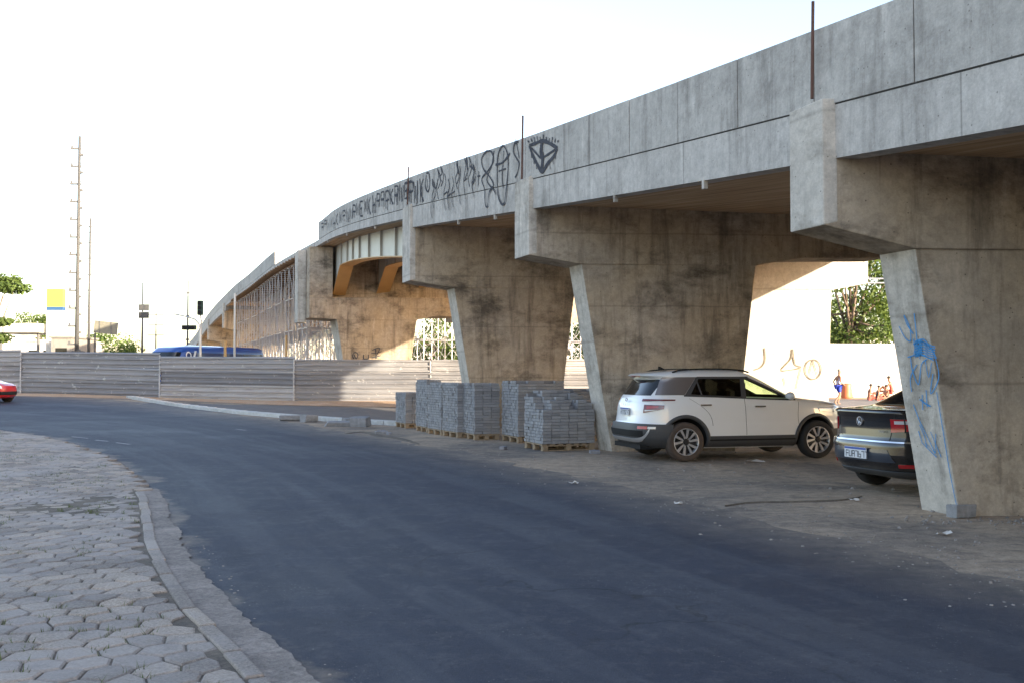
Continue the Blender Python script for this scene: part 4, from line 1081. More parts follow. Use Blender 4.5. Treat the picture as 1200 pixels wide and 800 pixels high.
    MB().path(rp, .016, 6).build('roof_rail', M['well'], suv.root, sm=True)
# rear bumper cladding all round the tail
suv.patch('rear_bumper', lambda u, v: (R(180-64)+R(128)*u, .26+.385*v), M['cladding'], off=.03, nu=60, nv=12)
suv.patch('bumper_trim', lambda u, v: (R(180-40)+R(80)*u, (.36+.05*v)+.17*abs(2*u-1)**5), M['satin'], off=.040, nu=50, nv=3)
suv.patch('bumper_grille', lambda u, v: (R(180-31)+R(62)*u, .44+.10*v), M['well'], off=.038, nu=30, nv=3)
suv.patch('front_bumper', lambda u, v: (R(-62)+R(124)*u, .26+.27*v), M['cladding'], off=.02, nu=60, nv=10)
suv.patch('windscreen', lambda u, v: (R(-46)+R(92)*u, 1.135+.39*v), M['thru_green'], off=.006, nu=30)
suv.rear('rear_window', -.62, .62, 1.15, 1.435, M['glass'], off=.006, arch=.0)
suv.rear('brake_light', -.18, .18, 1.478, 1.497, M['red_lens'], off=.006, nv=2)
# rear fittings
plate(suv, .058, 0, .86, .40, .13, .06, 'RTN5C47')
bd = MB()
for i, ch in enumerate('CRETA'): letters(bd, ch, Vector((.078, .19-i*.085, .965)), Vector((0,-1,0)), Vector((0,0,1)), .030)
bd.build('tailgate_lettering', M['cladding'], suv.root, recalc=False)
em = MB(); em.lathe([(.045, 0), (.045, .012), (.036, .012), (.036, 0)], 'y', 20); 
o = em.build('emblem', M['chrome'], suv.root); o.matrix_basis = Matrix.Translation((.10, 0, 1.065)) @ Matrix.Rotation(R(90), 4, 'Z') @ Matrix.Scale(.7, 4, (0,0,1))
MB().path([(.30, -.02, 1.165), (.235, .12, 1.19), (.235, .26, 1.215)], .010, 6).build('rear_wiper', M['well'], suv.root)
fb = MB(); fb.prism([(0, 0), (.16, 0), (.035, .062), (.0, .066)], lambda u, z: (.72+u, -.012, 1.60+z), lambda u, z: (.72+u, .012, 1.60+z)); fb.build('antenna_fin', M['well'], suv.root)
sea = MB(); sea.tube((.02, .0, .70), (.02, .0, .701), .001)
for x, sd, ty in ((RW, -1, 'tyre_dusty'), (FW, -1, 'tyre'), (RW, 1, 'tyre'), (FW, 1, 'tyre')):
    suv.wheel(x, sd*.785, .345, .225, sd, M[ty], 'star')
MB().box((1.4, 0, .25), (2.6, 1.2, .08)).box((RW, 0, .33), (.16, 1.3, .14)).tube((.5,.1,.26),(1.6,.2,.26),.05).build('underbody', M['well'], suv.root)

# ---- black sedan
ks = [(.20,.36,4.1,.74),(.27,.15,4.3,.82),(.38,.04,4.40,.850),(.50,.0,4.44,.862),(.64,.01,4.44,.865),(.72,.045,4.42,.865),(.85,.055,4.36,.862),(.93,.05,4.22,.858),(.99,.04,3.95,.850),(1.035,.02,3.55,.836),(1.055,.02,3.35,.825),(1.075,.07,3.25,.81),(1.09,.35,3.18,.800),(1.105,.58,3.12,.790),(1.15,.74,3.0,.77),(1.30,1.10,2.62,.70),(1.39,1.38,2.35,.64),(1.43,1.62,2.12,.55),(1.455,1.8,2.0,.40)]
BY = R(19); dref = Vector((4.44, 12.66, 0)); lr = Vector((0, 0, 0)); cs, sn = math.cos(BY), math.sin(BY)
bl = Car('parked_sedan', ks, 2.0, (dref.x-(lr.x*cs-lr.y*sn), dref.y-(lr.x*sn+lr.y*cs), .006), BY, 'glossy black sedan parked tail out behind the nearest bridge pier', 'car', M['car_black'], nr=4.2, nf=3.4)
RW, FW = .88, 3.43
bl.body([(RW, .31, .37), (FW, .31, .37)], zlist(ks))
for sd in (-1, 1):
    bl.side('side_window', lambda v: 1.02+.42*v, 2.95, lambda u: 1.10-.03*u, lambda u: 1.375-.29*smooth(.62, 1, u), sd, M['glass'], off=.004, nu=30)
    f_ = lambda ta, tb, za, zb, sk=0, tp_=0: (lambda u, v: (sd*(ta+(tb-ta)*u), za+(zb-za)*v+sk*u*(1-v)+tp_*u*v))
    rl = bl.patch('tail_lamp', f_(2.80, 2.0, .80, .965, .055, -.005), M['red_lens'], off=.012)
    bl.patch('lamp_clear', f_(2.74, 2.50, .905, .945, .0, 0), M['clear_lens'], rl, off=.015, nv=3)
    bl.patch('lamp_divider', f_(2.58, 2.56, .80, .96, .0, 0), M['well'], rl, off=.017, nu=2, nv=4)
    bl.patch('reflector', f_(2.66, 2.32, .37, .41), M['red_lens'], off=.014, nv=3)
    sm_ = MB()
    for s_ in (bl.seam(2.0, .35, 1.98, 1.08, sd), bl.seam(1.30, .55, 1.05, 1.08, sd, bend=.06)): sm_.add(s_.v, s_.f)
    sm_.build('door_seam', M['gap'], bl.root, recalc=False)
    bl.mirror(2.85, 1.10, sd, M['car_black'])
    hy = bl.surf(bl.t_for_x(1.25, .93, sd), .93).y; MB().box((1.25, hy+sd*.02, .93), (.2, .02, .03)).build('door_handle', M['car_black'], bl.root, bevel=.006)
bl.rear('rear_window', -.62, .62, 1.125, 1.375, M['glass'], off=.006)
bl.patch('boot_lip', lambda u, v: (R(180-40)+R(80)*u, 1.04+.025*v), M['car_black'], off=.018, nu=40, nv=4)
bl.patch('bumper_chrome', lambda u, v: (R(180-46)+R(92)*u, .665+.018*v), M['chrome'], off=.030, nu=50, nv=3)
bl.patch('bumper_step', lambda u, v: (R(180-58)+R(116)*u, .60+.062*v), M['car_black'], off=.026, nu=50, nv=4)
bl.patch('plate_recess', lambda u, v: (R(180-(25-7*v))+R(50-14*v)*u, .43+.155*v), M['car_dark'], off=.010, nu=24, nv=4)
bl.patch('lower_valance', lambda u, v: (R(180-60)+R(120)*u, .24+.075*v), M['cladding'], off=.012, nu=50, nv=4)
mb = MB(); 
for yy in (-1, 1):
    pass
sm_ = MB(); pts = []
for (ya, za, yb, zb) in ((-.50,.70,-.56,1.03),(.50,.70,.56,1.03)):
    rows = []
    for i in range(9):
        u = i/8; y = ya+(yb-ya)*u; z = za+(zb-za)*u; row = []
        for dy in (-.004, .004):
            w_ = interp(bl.ks, z)[2]; t = math.pi-math.asin(min(1, abs(y+dy)/w_)**(bl.nr/2)); row.append(bl.surf(math.copysign(t, y), z, off=.003))
        rows.append(row)
    sm_.grid(rows)
sm_.build('boot_seam', M['gap'], bl.root, recalc=False)
plate(bl, -.028, 0, .525, .42, .14, .0, 'FUA7B77')
em = MB(); em.lathe([(.058, 0), (.058, .012), (.048, .012), (.048, 0)], 'y', 24)
for (a, b) in (((-.038,.03),(-.016,-.04)),((-.016,-.04),(0,.0)),((0,0),(.016,-.04)),((.016,-.04),(.038,.03)),((-.018,.045),(0,.01)),((0,.01),(.018,.045))):
    em.tube((a[0], .006, a[1]), (b[0], .006, b[1]), .0045, 5)
o = em.build('emblem', M['chrome'], bl.root); o.matrix_basis = Matrix.Translation((.047, 0, .925)) @ Matrix.Rotation(R(90), 4, 'Z')
letters(MB(), 'VOYAGE', Vector((.040, -.36, .80)), Vector((0,-1,0)), Vector((0,0,1)), .022).build('boot_lettering', M['chrome'], bl.root, recalc=False)
for x, sd in ((RW, -1), (FW, -1), (RW, 1), (FW, 1)): bl.wheel(x, sd*.745, .31, .19, sd, M['tyre'], 'plain')
MB().box((2.2, 0, .24), (3.2, 1.2, .08)).box((RW, 0, .30), (.14, 1.25, .12)).tube((.25,.3,.24),(1.2,.3,.24),.045).build('underbody', M['well'], bl.root)

# ---- red hatchback leaving the frame on the left
ks = [(.20,.3,3.7,.72),(.28,.1,3.88,.82),(.40,.0,3.95,.845),(.62,.0,3.96,.85),(.78,.05,3.90,.85),(.88,.08,3.70,.845),(.95,.1,3.35,.83),(1.0,.12,3.12,.815),(1.20,.25,2.75,.75),(1.38,.40,2.40,.66),(1.44,.50,2.20,.60),(1.47,.7,2.0,.45)]
RY = R(-8); nose = at(14, 455, 45.5)
rd = Car('moving_hatchback', ks, 1.9, (nose.x-3.96*math.cos(RY), nose.y-3.96*math.sin(RY), gh(nose.x-2, nose.y)+.01), RY, 'red hatchback cut off by the left edge, driving in front of the fence', 'car', M['car_red'])
rd.body([(.72,.30,.36),(3.22,.30,.36)], zlist(ks, .04), NT=64)
for sd in (-1, 1):
    rd.side('side_window', .6, 2.75, lambda u: .99, lambda u: 1.36-.33*smooth(.7, 1, u), sd, M['glass'], off=.004)
    rd.patch('headlamp', (lambda sd: lambda u, v: (sd*(.45+.62*u), .66+.13*v+.02*u))(sd), M['clear_lens'], off=.012)
    rd.mirror(2.65, 1.02, sd, M['car_red'])
    for x in (.72, 3.22): rd.wheel(x, sd*.74, .30, .18, sd, M['tyre'], 'plain')
rd.patch('front_grille', lambda u, v: (R(-40)+R(80)*u, .36+.16*v), M['well'], off=.008)

# ---- dark vehicle roof behind the fence
ks2 = [(.25,.2,4.5,.8),(.45,.0,4.7,.9),(.9,.0,4.65,.92),(1.1,.05,3.8,.92),(1.2,.08,3.6,.9),(1.8,.25,2.95,.80),(1.92,.4,2.7,.65)]
vp = at(156, 420, 66)
vn = Car('dark_van', ks2, 2.0, (vp.x-2.0, vp.y, .55), R(75), 'dark van with only its roof and windows showing above the metal fence', 'van', M['car_dark'])
vn.body([(.85,.34,.4),(3.7,.34,.4)], zlist(ks2, .06), NT=48)
for sd in (-1, 1):
    vn.side('side_window', .3, 3.0, lambda u: 1.25, lambda u: 1.68, sd, M['glass'], off=.006)
    for x in (.85, 3.7): vn.wheel(x, sd*.8, .34, .2, sd, M['tyre'], 'plain')
vn.rear('rear_window', -.68, .68, 1.3, 1.7, M['glass'])

# ---- blue bus
M['bus_blue'] = plain('blue_bus_paint', (.006,.06,.30), .3, coat=1, var=.05); M['bus_navy'] = plain('navy_bus_band', (.01,.02,.10), .15, coat=1)
M['white_vinyl'] = plain('white_vinyl', (.75,.75,.75), .4)
bp = at(196, 420, 62.5); bp.z = .35
bus = empty('city_bus', bp, R(178), 'bright blue coach passing behind the metal fence, white stripes near its nose', 'bus')
bus.matrix_basis = Matrix.Translation((bp.x-.9+9.9*math.cos(R(66)), bp.y+9.9*math.sin(R(66)), .30)) @ Matrix.Rotation(R(180+66), 4, 'Z')
bks = [(.3,.1,9.7,1.15),(.5,.0,9.95,1.25),(1.4,.0,9.9,1.27),(2.0,.03,9.6,1.26),(2.7,.08,9.15,1.22),(2.95,.15,8.8,1.15),(3.06,.4,8.3,1.0),(3.12,1.0,7.5,.7)]
class Q(Car):
    def __init__(s, ks, xm, root, paint): s.ks = ks; s.xm = xm; s.nr = 9; s.nf = 6; s.paint = paint; s.root = root
bb = Q(bks, 5, bus, M['bus_blue']); bb.body([(2.2,.48,.58),(7.2,.48,.58)], zlist(bks, .1), NT=64)
for sd in (-1, 1):
    bb.side('window_band', .5, 8.2, lambda u: 1.75, lambda u: 2.62, sd, M['bus_navy'], off=.01, nu=40)
    for x in (2.2, 7.2): bb.wheel(x, sd*1.08, .48, .3, sd, M['tyre'], 'plain')
    for x0 in (7.35,): bb.side('white_stripe', lambda v: x0-.55*v+.5, lambda v: x0-.55*v+.68, lambda u: 1.5, lambda u: 2.75, sd, M['white_vinyl'], off=.016, nu=4)
    pts = []
    mbx = MB(); zc, xc_ = 2.45, 8.05
    for i in range(25):
        a = i*2*math.pi/24; row = []
        for rr in (.16, .24): row.append(bb.surf(bb.t_for_x(xc_+rr*math.cos(a), zc+rr*math.sin(a), sd), zc+rr*math.sin(a), off=.02))
        pts.append(row)
    mbx.grid(pts); mbx.build('round_logo', M['white_vinyl'], bus)
bb.patch('windscreen', lambda u, v: (R(-50)+R(100)*u, 1.3+1.35*v), M['glass'], off=.012, nu=30)

# ------------------------------------------------------------------ wall, road side beyond, trees
M['white_wall'] = concrete('whitewashed_wall', (.60,.59,.56), (.42,.38,.32), .4, .5, pores=False)
wl = MB(); a = at(955, 405, 64.5); b = at(1400, 405, 69)
T = (b-a).normalized(); L_ = (b-a).length; za = 3.45
c_ = (a+b)/2; rz = math.atan2(T.y, T.x)
wall = MB().box((c_.x, c_.y, za/2), (L_, .2, za), rz).build('white_wall', M['white_wall'], None)
wall_e = empty('boundary_wall', (c_.x, c_.y, 0), 0, 'tall plain white boundary wall beyond the viaduct with trees rising behind it', 'wall')
wall.parent = wall_e; wall.matrix_parent_inverse = wall_e.matrix_basis.inverted(); wall.name = 'wall_face'
cp = MB().box((c_.x, c_.y, za+.04), (L_, .28, .08), rz).build('coping', M['white_wall'], wall_e, True)
p_ = MB().box((at(972,430,64.3).x, at(972,430,64.3).y, za/2), (.25,.3,za), rz).build('wall_pillar', M['white_wall'], wall_e, True)
sheet('verge', [(16,59),(30,59.5),(60,61)], [(16,64.6),(30,65),(60,68)], .02, M['orange_sand'], nu=4, label='sandy verge at the foot of the white wall')

def leaf_mat(name, c):
    m = N(name); at_ = m.n('ShaderNodeAttribute', attribute_name='tint')
    m.color(m.mix(at_.outputs['Fac'], [x*.55 for x in c], [min(1, x*1.5) for x in c])); m.rough(.55)
    m.b.inputs['Specular IOR Level'].default_value = .3
    tr = m.n('ShaderNodeBsdfTranslucent'); tr.inputs[0].default_value = (c[0]*1.6, c[1]*1.6, c[2]*.8, 1)
    mx = m.n('ShaderNodeMixShader'); mx.inputs[0].default_value = .3; m.l(m.b.outputs[0], mx.inputs[1]); m.l(tr.outputs[0], mx.inputs[2])
    out = [n for n in m.t.nodes if n.type == 'OUTPUT_MATERIAL'][0]; m.l(mx.outputs[0], out.inputs[0]); return m.mat
M['leaf'] = leaf_mat('broad_green_leaves', (.085,.125,.03)); M['leaf2'] = leaf_mat('dark_green_leaves', (.05,.085,.028))
M['bark'] = plain('grey_brown_bark', (.16,.12,.09), .9, var=.3, scale=8)
def tree(x, y, z, h, rad, label, seed, leaf='leaf', nl=5200, ls=.28, nb=16, flat=1.0, group='trees behind the works', crown0=.3, name='broadleaf_tree'):
    random.seed(seed); rt = empty(name, (x, y, z), 0, label, 'tree', group)
    tb = MB(); top = Vector((random.uniform(-.4,.4), random.uniform(-.4,.4), h*.55)); mid = Vector((random.uniform(-.3,.3), 0, h*.28))
    r0 = max(.10, h*.028)
    tb.tube((0,0,-.1), mid, r0, 8, r0*.75); tb.tube(mid, top, r0*.75, 8, r0*.5)
    blobs = []
    for i in range(nb):
        a = random.uniform(0, 6.28); rr = rad*math.sqrt(random.random())*.8; zz = h*(crown0+(1-crown0)*random.random()**.8)
        rr *= math.sqrt(max(.1, 1-((zz/h-.62)/.5)**2))
        c = Vector((math.cos(a)*rr, math.sin(a)*rr, zz)); br = rad*random.uniform(.22, .42); blobs.append((c, br))
        st_ = mid.lerp(top, random.random()); k = st_.lerp(c, .5)+Vector((0,0,-.3)); tb.tube(st_, k, r0*.4, 6, r0*.25); tb.tube(k, c, r0*.25, 5, r0*.08)
    tb.build('trunk', M['bark'], rt, sm=True)
    lb = MB()
    for (c, br) in blobs:
        tt = random.uniform(.15, .85)
        for k in range(nl//nb):
            v = Vector((random.gauss(0,1), random.gauss(0,1), random.gauss(0,1))).normalized(); rr = br*random.random()**.4
            p = c+Vector((v.x*rr, v.y*rr, v.z*rr*.75*flat)); lb.ct = min(1, max(0, tt+random.uniform(-.3,.3)))
            n_ = (v+Vector((random.gauss(0,.7), random.gauss(0,.7), random.gauss(.5,.7)))).normalized(); s_ = ls*random.uniform(.6,1.3)
            u = n_.orthogonal().normalized(); u.rotate(Matrix.Rotation(random.uniform(0,6.28), 3, n_)); w_ = n_.cross(u)
            lb.add([p-u*s_*.5, p+w_*s_*.28, p+u*s_*.5, p-w_*s_*.28], [(0,1,2,3)])
    lb.build('crown', M[leaf], rt, recalc=False); return rt
t1 = at(1010, 360, 76)
tree(t1.x-1.5, 74, 0, 11.5, 5.2, 'broad green tree rising behind the white wall, directly right of the pale pier', 41, nl=9000, ls=.34, nb=26, crown0=.22)
tree(t1.x+5.5, 80, 0, 13, 6.0, 'dark green tree behind the white wall, right of the broad one', 42, 'leaf2', 8000, .38, 24, crown0=.2)
tree(t1.x-9, 84, 0, 12.5, 5.5, 'tall tree behind the pale pier, mostly hidden by it', 43, 'leaf2', 5000, .38, 20, crown0=.2)
tree(t1.x+2, 92, 0, 9, 5.5, 'low leafy tree farthest behind the white wall', 46, 'leaf', 5000, .38, 20, crown0=.1)
lt = at(-22, 365, 62); tree(lt.x, 62, .4, 7.2, 3.6, 'sunlit yellow-green tree at the left edge above the fence', 44, nl=5200, ls=.26, nb=15, flat=.5, crown0=.45)
for i, (px_, py_, d_, h, r_, lab) in enumerate(((48,372,140,9,5,'small distant tree seen above the pale canopy roof'),(128,402,130,6,4.5,'low distant tree below the tilted billboard'),(505,400,95,7,5,'green tree glimpsed through the scaffolding between the second and third piers'),(690,400,95,7.5,5,'green tree glimpsed through the slot left of the middle pier'),(540,400,100,8,5,'tree behind the scaffolding, hidden by the second pier'))):
    p = at(px_, py_, d_); tree(p.x, p.y, .3, h, r_, lab, 50+i, nl=2600, ls=.4, nb=12, crown0=.2, group='distant trees')
# overhead wires by the tree
wr = MB()
for yy in (325, 330): 
    a = at(940, yy, 58); b = at(1090, yy+1, 58); m_ = (a+b)/2-Vector((0,0,.06)); wr.path([a, a.lerp(m_, .5)-Vector((0,0,.02)), m_, m_.lerp(b, .5)-Vector((0,0,.02)), b], .045, 5)
tag(wr.build('overhead_cable', M['satin']), 'pair of pale overhead cables crossing in front of the tree', 'cable')

# ------------------------------------------------------------------ scaffolding towers under the far spans
M['scaf'] = plain('galvanised_tube', (.40,.40,.42), .45, metal=.4, var=.25, scale=3)
def scaffold(d0, o0, nd, no, sd_, so_, ztop_off, label, r=.035, group='shoring towers under the deck', name='shoring_tower'):
    p, T, Nn = frame(d0); base = p+Nn*o0
    rt = empty(name, (base.x, base.y, .3), 0, label, 'scaffold', group)
    lg = []
    for i in range(nd):
        for j in range(no):
            d_ = d0+i*sd_; q, t_, n_ = frame(d_); s_ = q+n_*(o0+j*so_)
            lg.append((i, j, Vector((s_.x, s_.y, .25)), Vector((s_.x, s_.y, q.z+ztop_off))))
    for (_, _, a, b) in lg:
        MB().tube(a, b, r, 6).box((b.x, b.y, b.z-.02), (.25,.25,.05)).build('leg', M['scaf'], rt, True)
    br = MB(); dct = {(i, j): (a, b) for i, j, a, b in lg}
    for (i, j), (a, b) in dct.items():
        for (i2, j2) in ((i+1, j), (i, j+1)):
            if (i2, j2) not in dct: continue
            c, e = dct[(i2, j2)]; n = max(2, int((b.z-a.z)/1.6))
            for k in range(n):
                z0, z1 = a.z+(b.z-a.z)*k/n, a.z+(b.z-a.z)*(k+1)/n
                br.tube((a.x,a.y,z1), (c.x,c.y,z1), r*.7, 5)
                if (i+j+k) % 2: br.tube((a.x,a.y,z0), (c.x,c.y,z1), r*.55, 5)
                else: br.tube((a.x,a.y,z1), (c.x,c.y,z0), r*.55, 5)
    br.build('bracing', M['scaf'], rt, True)
    return rt
k = 0
names = ['nearest the double pier', 'second from the double pier', 'third from the double pier', 'fourth from the double pier', 'fifth from the double pier', 'sixth from the double pier','seventh from the double pier','farthest from the double pier']
for i, d_ in enumerate((55.5, 59.5, 63.5, 67.5, 71.5, 76, 81, 86)):
    scaffold(d_, .35, 3, 4, 1.35 if i < 5 else 1.7, 1.75, -.55, 'galvanised shoring tower propping the deck, '+names[i])
mb = MB()
for d_ in np.arange(54.5, 90, .9):
    a = onedge(d_, -.25, -.40); b = onedge(d_, W+.2, -.40); mb.tube(a, b, .07, 4)
fw = empty('deck_formwork', (onedge(70, 3, -.5).x, 70, 8), 0, 'timber formwork beams laid across the tops of the shoring towers', 'formwork')
M['timber'] = plain('form_timber', (.20,.12,.065), .85, var=.4, scale=5)
mb.build('joists', M['timber'], fw, True)
mb = MB()
for o_ in (.3, 2.1, 3.85, 5.6): sweep(mb, [(o_-.05,-.54),(o_-.05,-.47),(o_+.05,-.47),(o_+.05,-.54)], 54.5, 90, 2)
mb.build('stringers', M['timber'], fw, True)
# edge form bars, posts beside it
def post(name, px_, y0, d_, h0, r, mat, label, cat, box=False):
    a = at(px_, y0, d_); a.z = h0; b = at(px_, y0, d_)
    o = MB().tube(Vector((0,0,0)), Vector((0,0,b.z-h0)), r, 8).build(name, mat); o.matrix_basis = Matrix.Translation((b.x, b.y, h0)); return tag(o, label, cat)
post('timber_post', 264, 399, 60, .3, .09, M['steel_flange'], 'short ochre post standing in front of the blue bus', 'post')
post('steel_post', 275.5, 344, 60, .3, .07, M['satin'], 'tall pale steel post right of the blue bus', 'post')
post('timber_post', 335.5, 393, 56, .3, .06, M['steel_flange'], 'thin orange post among the shoring towers', 'post')
# second scaffold, sunlit, seen through the pier gap
scaffold(62, OFF2-1.5, 3, 5, 1.5, 1.5, -3.0, 'sunlit scaffolding seen between the second and third piers, beyond the fence', .04, 'scaffolding beyond the fence', 'scaffold_frame')
scaffold(54, OFF2+6.0, 3, 4, 1.5, 1.5, -3.4, 'sunlit scaffolding seen through the slot beside the middle pier', .04, 'scaffolding beyond the fence', 'scaffold_frame')

# ------------------------------------------------------------------ poles, signs, far buildings
M['pole'] = plain('concrete_pole', (.075,.075,.075), .85, var=.3, scale=2)
M['pole_dark'] = plain('dark_metal', (.06,.065,.07), .5)
M['insul'] = plain('pale_fitting', (.12,.12,.12), .5)
def vpole(name, px_, ytop, d_, r0, label, cat, lean=0, mat=None):
    b = at(px_, ytop, d_); rt = empty(name, (b.x, b.y, .3), 0, label, cat); H_ = b.z-.3
    MB().tube((0,0,0), (0,0,H_), r0, 10, r0*.62).build('shaft', mat or M['pole'], rt, sm=True)
    return rt, H_
rt, H_ = vpole('utility_pole', 93.5, 160, 78, .17, 'tallest pole on the left, a concrete mast with many small bracket arms', 'pole')
for i in range(13):
    z = H_-1.0-i*1.42; MB().box((-.28, 0, z), (.85,.16,.13)).build('bracket_arm', M['insul'], rt); MB().box((-.60, 0, z+.16), (.12,.12,.18)).build('insulator', M['insul'], rt); MB().box((.12, 0, z-.5), (.34,.2,.18)).build('clamp', M['insul'], rt)
    if i < 6: MB().tube((.1,0,z+.2), (1.25,0,z+.42), .022, 5).build('side_rod', M['pole'], rt)
MB().box((-.1,0,2.2), (1.3,.6,1.7)).build('transformer_box', M['pole'], rt, bevel=.04)
rt, H_ = vpole('utility_pole', 106, 256, 92, .14, 'slimmer shorter pole just right of the tallest pole', 'pole')
for i in range(9):
    z = H_-.8-i*1.5; MB().box((0,0,z), (.5+.35*(i % 3 == 0),.1,.08)).build('bracket_arm', M['insul'], rt)
rt, H_ = vpole('sign_pole', 167.5, 331, 82, .10, 'thin pole carrying two dark square panels one above the other', 'pole', mat=M['pole_dark'])
for z0 in (360.5, 369.5):
    p = at(170, z0, 82); sgn = MB().box((.15, -.12, p.z-.3), (.85,.06,.52)).build('sign_panel', M['pole_dark'], rt)
    for s_ in (-.1, .3): MB().box((s_+.05, -.16, p.z-.3), (.30,.02,.36)).build('sign_face', M['pole'], sgn)
rt, H_ = vpole('utility_pole', 220.5, 329, 80, .085, 'thin bare pole left of the traffic light', 'pole')
for i in range(4): MB().box((0,0,H_-1-i*1.9), (.28,.1,.12)).build('bracket_arm', M['insul'], rt)
rt, H_ = vpole('utility_pole', 183, 366, 120, .10, 'distant pole with three crossarms beyond the blue bus', 'pole')
for i in range(3): MB().box((0,0,H_-.3-i*1.25), (1.9,.12,.10)).build('crossarm', M['insul'], rt)
# traffic light with two arms
b = at(235, 385, 64); rt = empty('traffic_light', (b.x, b.y, .3), 0, 'grey traffic light pole with curved arm rising beside the far end of the viaduct', 'traffic light'); z0 = b.z-.3
MB().tube((0,0,0), (0,0,z0), .10, 10, .08).build('pole', M['satin'], rt)
def rel(px_, py_): q = at(px_, py_, 64); return Vector((q.x-b.x, 0, q.z-.3))
MB().path([rel(235,386), rel(233,379), rel(228,374), rel(218,371), rel(204,368)], .05, 6).build('mast_arm', M['satin'], rt)
MB().path([rel(235,386), rel(236,376), rel(234,366)], .05, 6).build('signal_arm', M['satin'], rt)
for (x_, y_) in ((235,361), (222,384)):
    q = rel(x_, y_); hd = MB().box((q.x, -.05, q.z), (.34,.28,.95) if y_ < 370 else (.9,.28,.30)).build('signal_head', plain('signal_green_black', (.015,.05,.045), .5), rt, bevel=.03)
    for k_ in (-1, 0, 1):
        c0 = Vector((q.x, -.19, q.z+k_*.30)) if y_ < 370 else Vector((q.x+k_*.28, -.19, q.z))
        MB().tube(c0, c0+Vector((0,-.14,0)), .12, 10).build('visor', M['well'], hd)
# tilted billboard
b = at(124, 384, 84); rt = empty('billboard', (b.x, b.y, .3), 0, 'tilted grey billboard panel on a post behind the fence', 'billboard')
Mx = Matrix.Rotation(R(6), 3, 'Y'); fr = MB().box((0,0,b.z-.3), (2.0,.12,1.05), M=Mx).build('panel', plain('faded_billboard', (.20,.19,.15), .6, var=.3, scale=4), rt)
for x_ in (-.5, .5): MB().box((x_,-.08,b.z-.3-x_*.1), (.05,.05,1.1)).build('frame_bar', M['insul'], fr)
MB().tube((-1.0,0,0), (-.9,0,b.z-.4), .07, 8).build('post', M['pole'], rt)
# totem sign
b = at(66, 339, 104); rt = empty('totem_sign', (b.x, b.y, .3), 0, 'tall sign tower with yellow top, blue band and white lower face', 'sign'); H_ = b.z-.3
y2 = at(66,360,104).z-.3; y3 = at(66,364,104).z-.3
M['yel'] = plain('sign_yellow', (.42,.31,.07), .5, var=.05); M['blu'] = plain('sign_blue', (.03,.09,.20), .5)
MB().box((0,0,(H_+y2)/2), (1.7,.7,H_-y2)).build('yellow_top', M['yel'], rt); MB().box((0,0,(y2+y3)/2), (1.72,.72,y2-y3)).build('blue_band', M['blu'], rt)
MB().box((0,0,y3/2), (1.7,.7,y3)).build('white_face', M['white_wall'], rt)
# petrol station canopy and low buildings
def building(px0, px1, ytop, d_, dep, label, name='low_building', mat='white_wall', roofc=None, wins=0):
    a = at(px0, ytop, d_); b = at(px1, ytop, d_); rt = empty(name, ((a.x+b.x)/2, d_+dep/2, .2), 0, label, 'building'); w_ = b.x-a.x; h = a.z-.2
    MB().box((0,0,h/2), (w_, dep, h)).build('walls', M[mat], rt)
    MB().box((0,0,h+.1), (w_+.4, dep+.4, .2)).build('roof', M[roofc] if roofc else M[mat], rt)
    for i in range(wins):
        x_ = -w_/2+(i+.5)*w_/wins; wn = MB().box((x_, -dep/2-.01, h*.72), (w_/wins*.55,.06,h*.16)).build('window', M['glass'], rt)
        MB().box((x_, -dep/2-.03, h*.72-h*.09), (w_/wins*.6,.12,.08)).build('sill', M[mat], wn)
    return rt
building(30, 82, 400, 118, 10, 'low white station building right of the leftmost tree', wins=3)
b0 = at(-5, 380, 104); b1 = at(52, 380, 104); cn = empty('station_canopy', ((b0.x+b1.x)/2, 106, .3), 0, 'flat pale cream canopy roof on posts left of the sign tower', 'canopy'); hh = b0.z-.3
MB().box((0,0,hh-.45), (b1.x-b0.x, 7, .95)).build('canopy_roof', plain('canopy_cream', (.72,.68,.55), .6, var=.04), cn, bevel=.03)
for x_ in (-1, 1): MB().tube((x_*(b1.x-b0.x)*.38, -2, 0), (x_*(b1.x-b0.x)*.38, -2, hh-.9), .15, 8).build('column', M['insul'], cn)
building(60, 84, 396, 100, 6, 'small grey kiosk beside the foot of the tallest pole', 'roadside_kiosk', 'fascia', wins=1)
building(-60, -8, 386, 125, 12, 'long pale shed at the left edge behind the sunlit tree', wins=4)
building(125, 260, 415, 170, 14, 'low distant white houses behind the bus', wins=8)
building(-150, 30, 404, 190, 14, 'far low white building beyond the canopy', wins=8)
building(420, 760, 398, 150, 14, 'pale hall beyond the works, glimpsed between the piers', wins=12)
building(900, 1300, 396, 140, 14, 'pale building hidden behind the trees and the white wall', wins=6)

# ------------------------------------------------------------------ people
SKIN = {}
def skinmat(c):
    if c not in SKIN: SKIN[c] = plain('skin', c, .6, var=.05)
    return SKIN[c]
def skin(name, joints, edges, mat, parent, root=0, sub=1):
    me = bpy.data.meshes.new(name); me.from_pydata([j[:3] for j in joints], edges, []); me.materials.append(mat)
    o = bpy.data.objects.new(name, me); COL.objects.link(o); o.parent = parent
    o.modifiers.new('s', 'SKIN'); sd_ = o.modifiers.new('ss', 'SUBSURF'); sd_.levels = sub; sd_.render_levels = sub
    if not me.skin_vertices: me.skin_vertices.new()
    for i, j in enumerate(joints):
        v = me.skin_vertices[0].data[i]; r = j[3]; v.radius = r if isinstance(r, tuple) else (r, r)
        v.use_root = (i == root)
    bpy.context.view_layer.update()
    dg = bpy.context.evaluated_depsgraph_get(); m2 = bpy.data.meshes.new_from_object(o.evaluated_get(dg)); o.modifiers.clear(); o.data = m2
    m2.polygons.foreach_set('use_smooth', [True]*len(m2.polygons)); return o
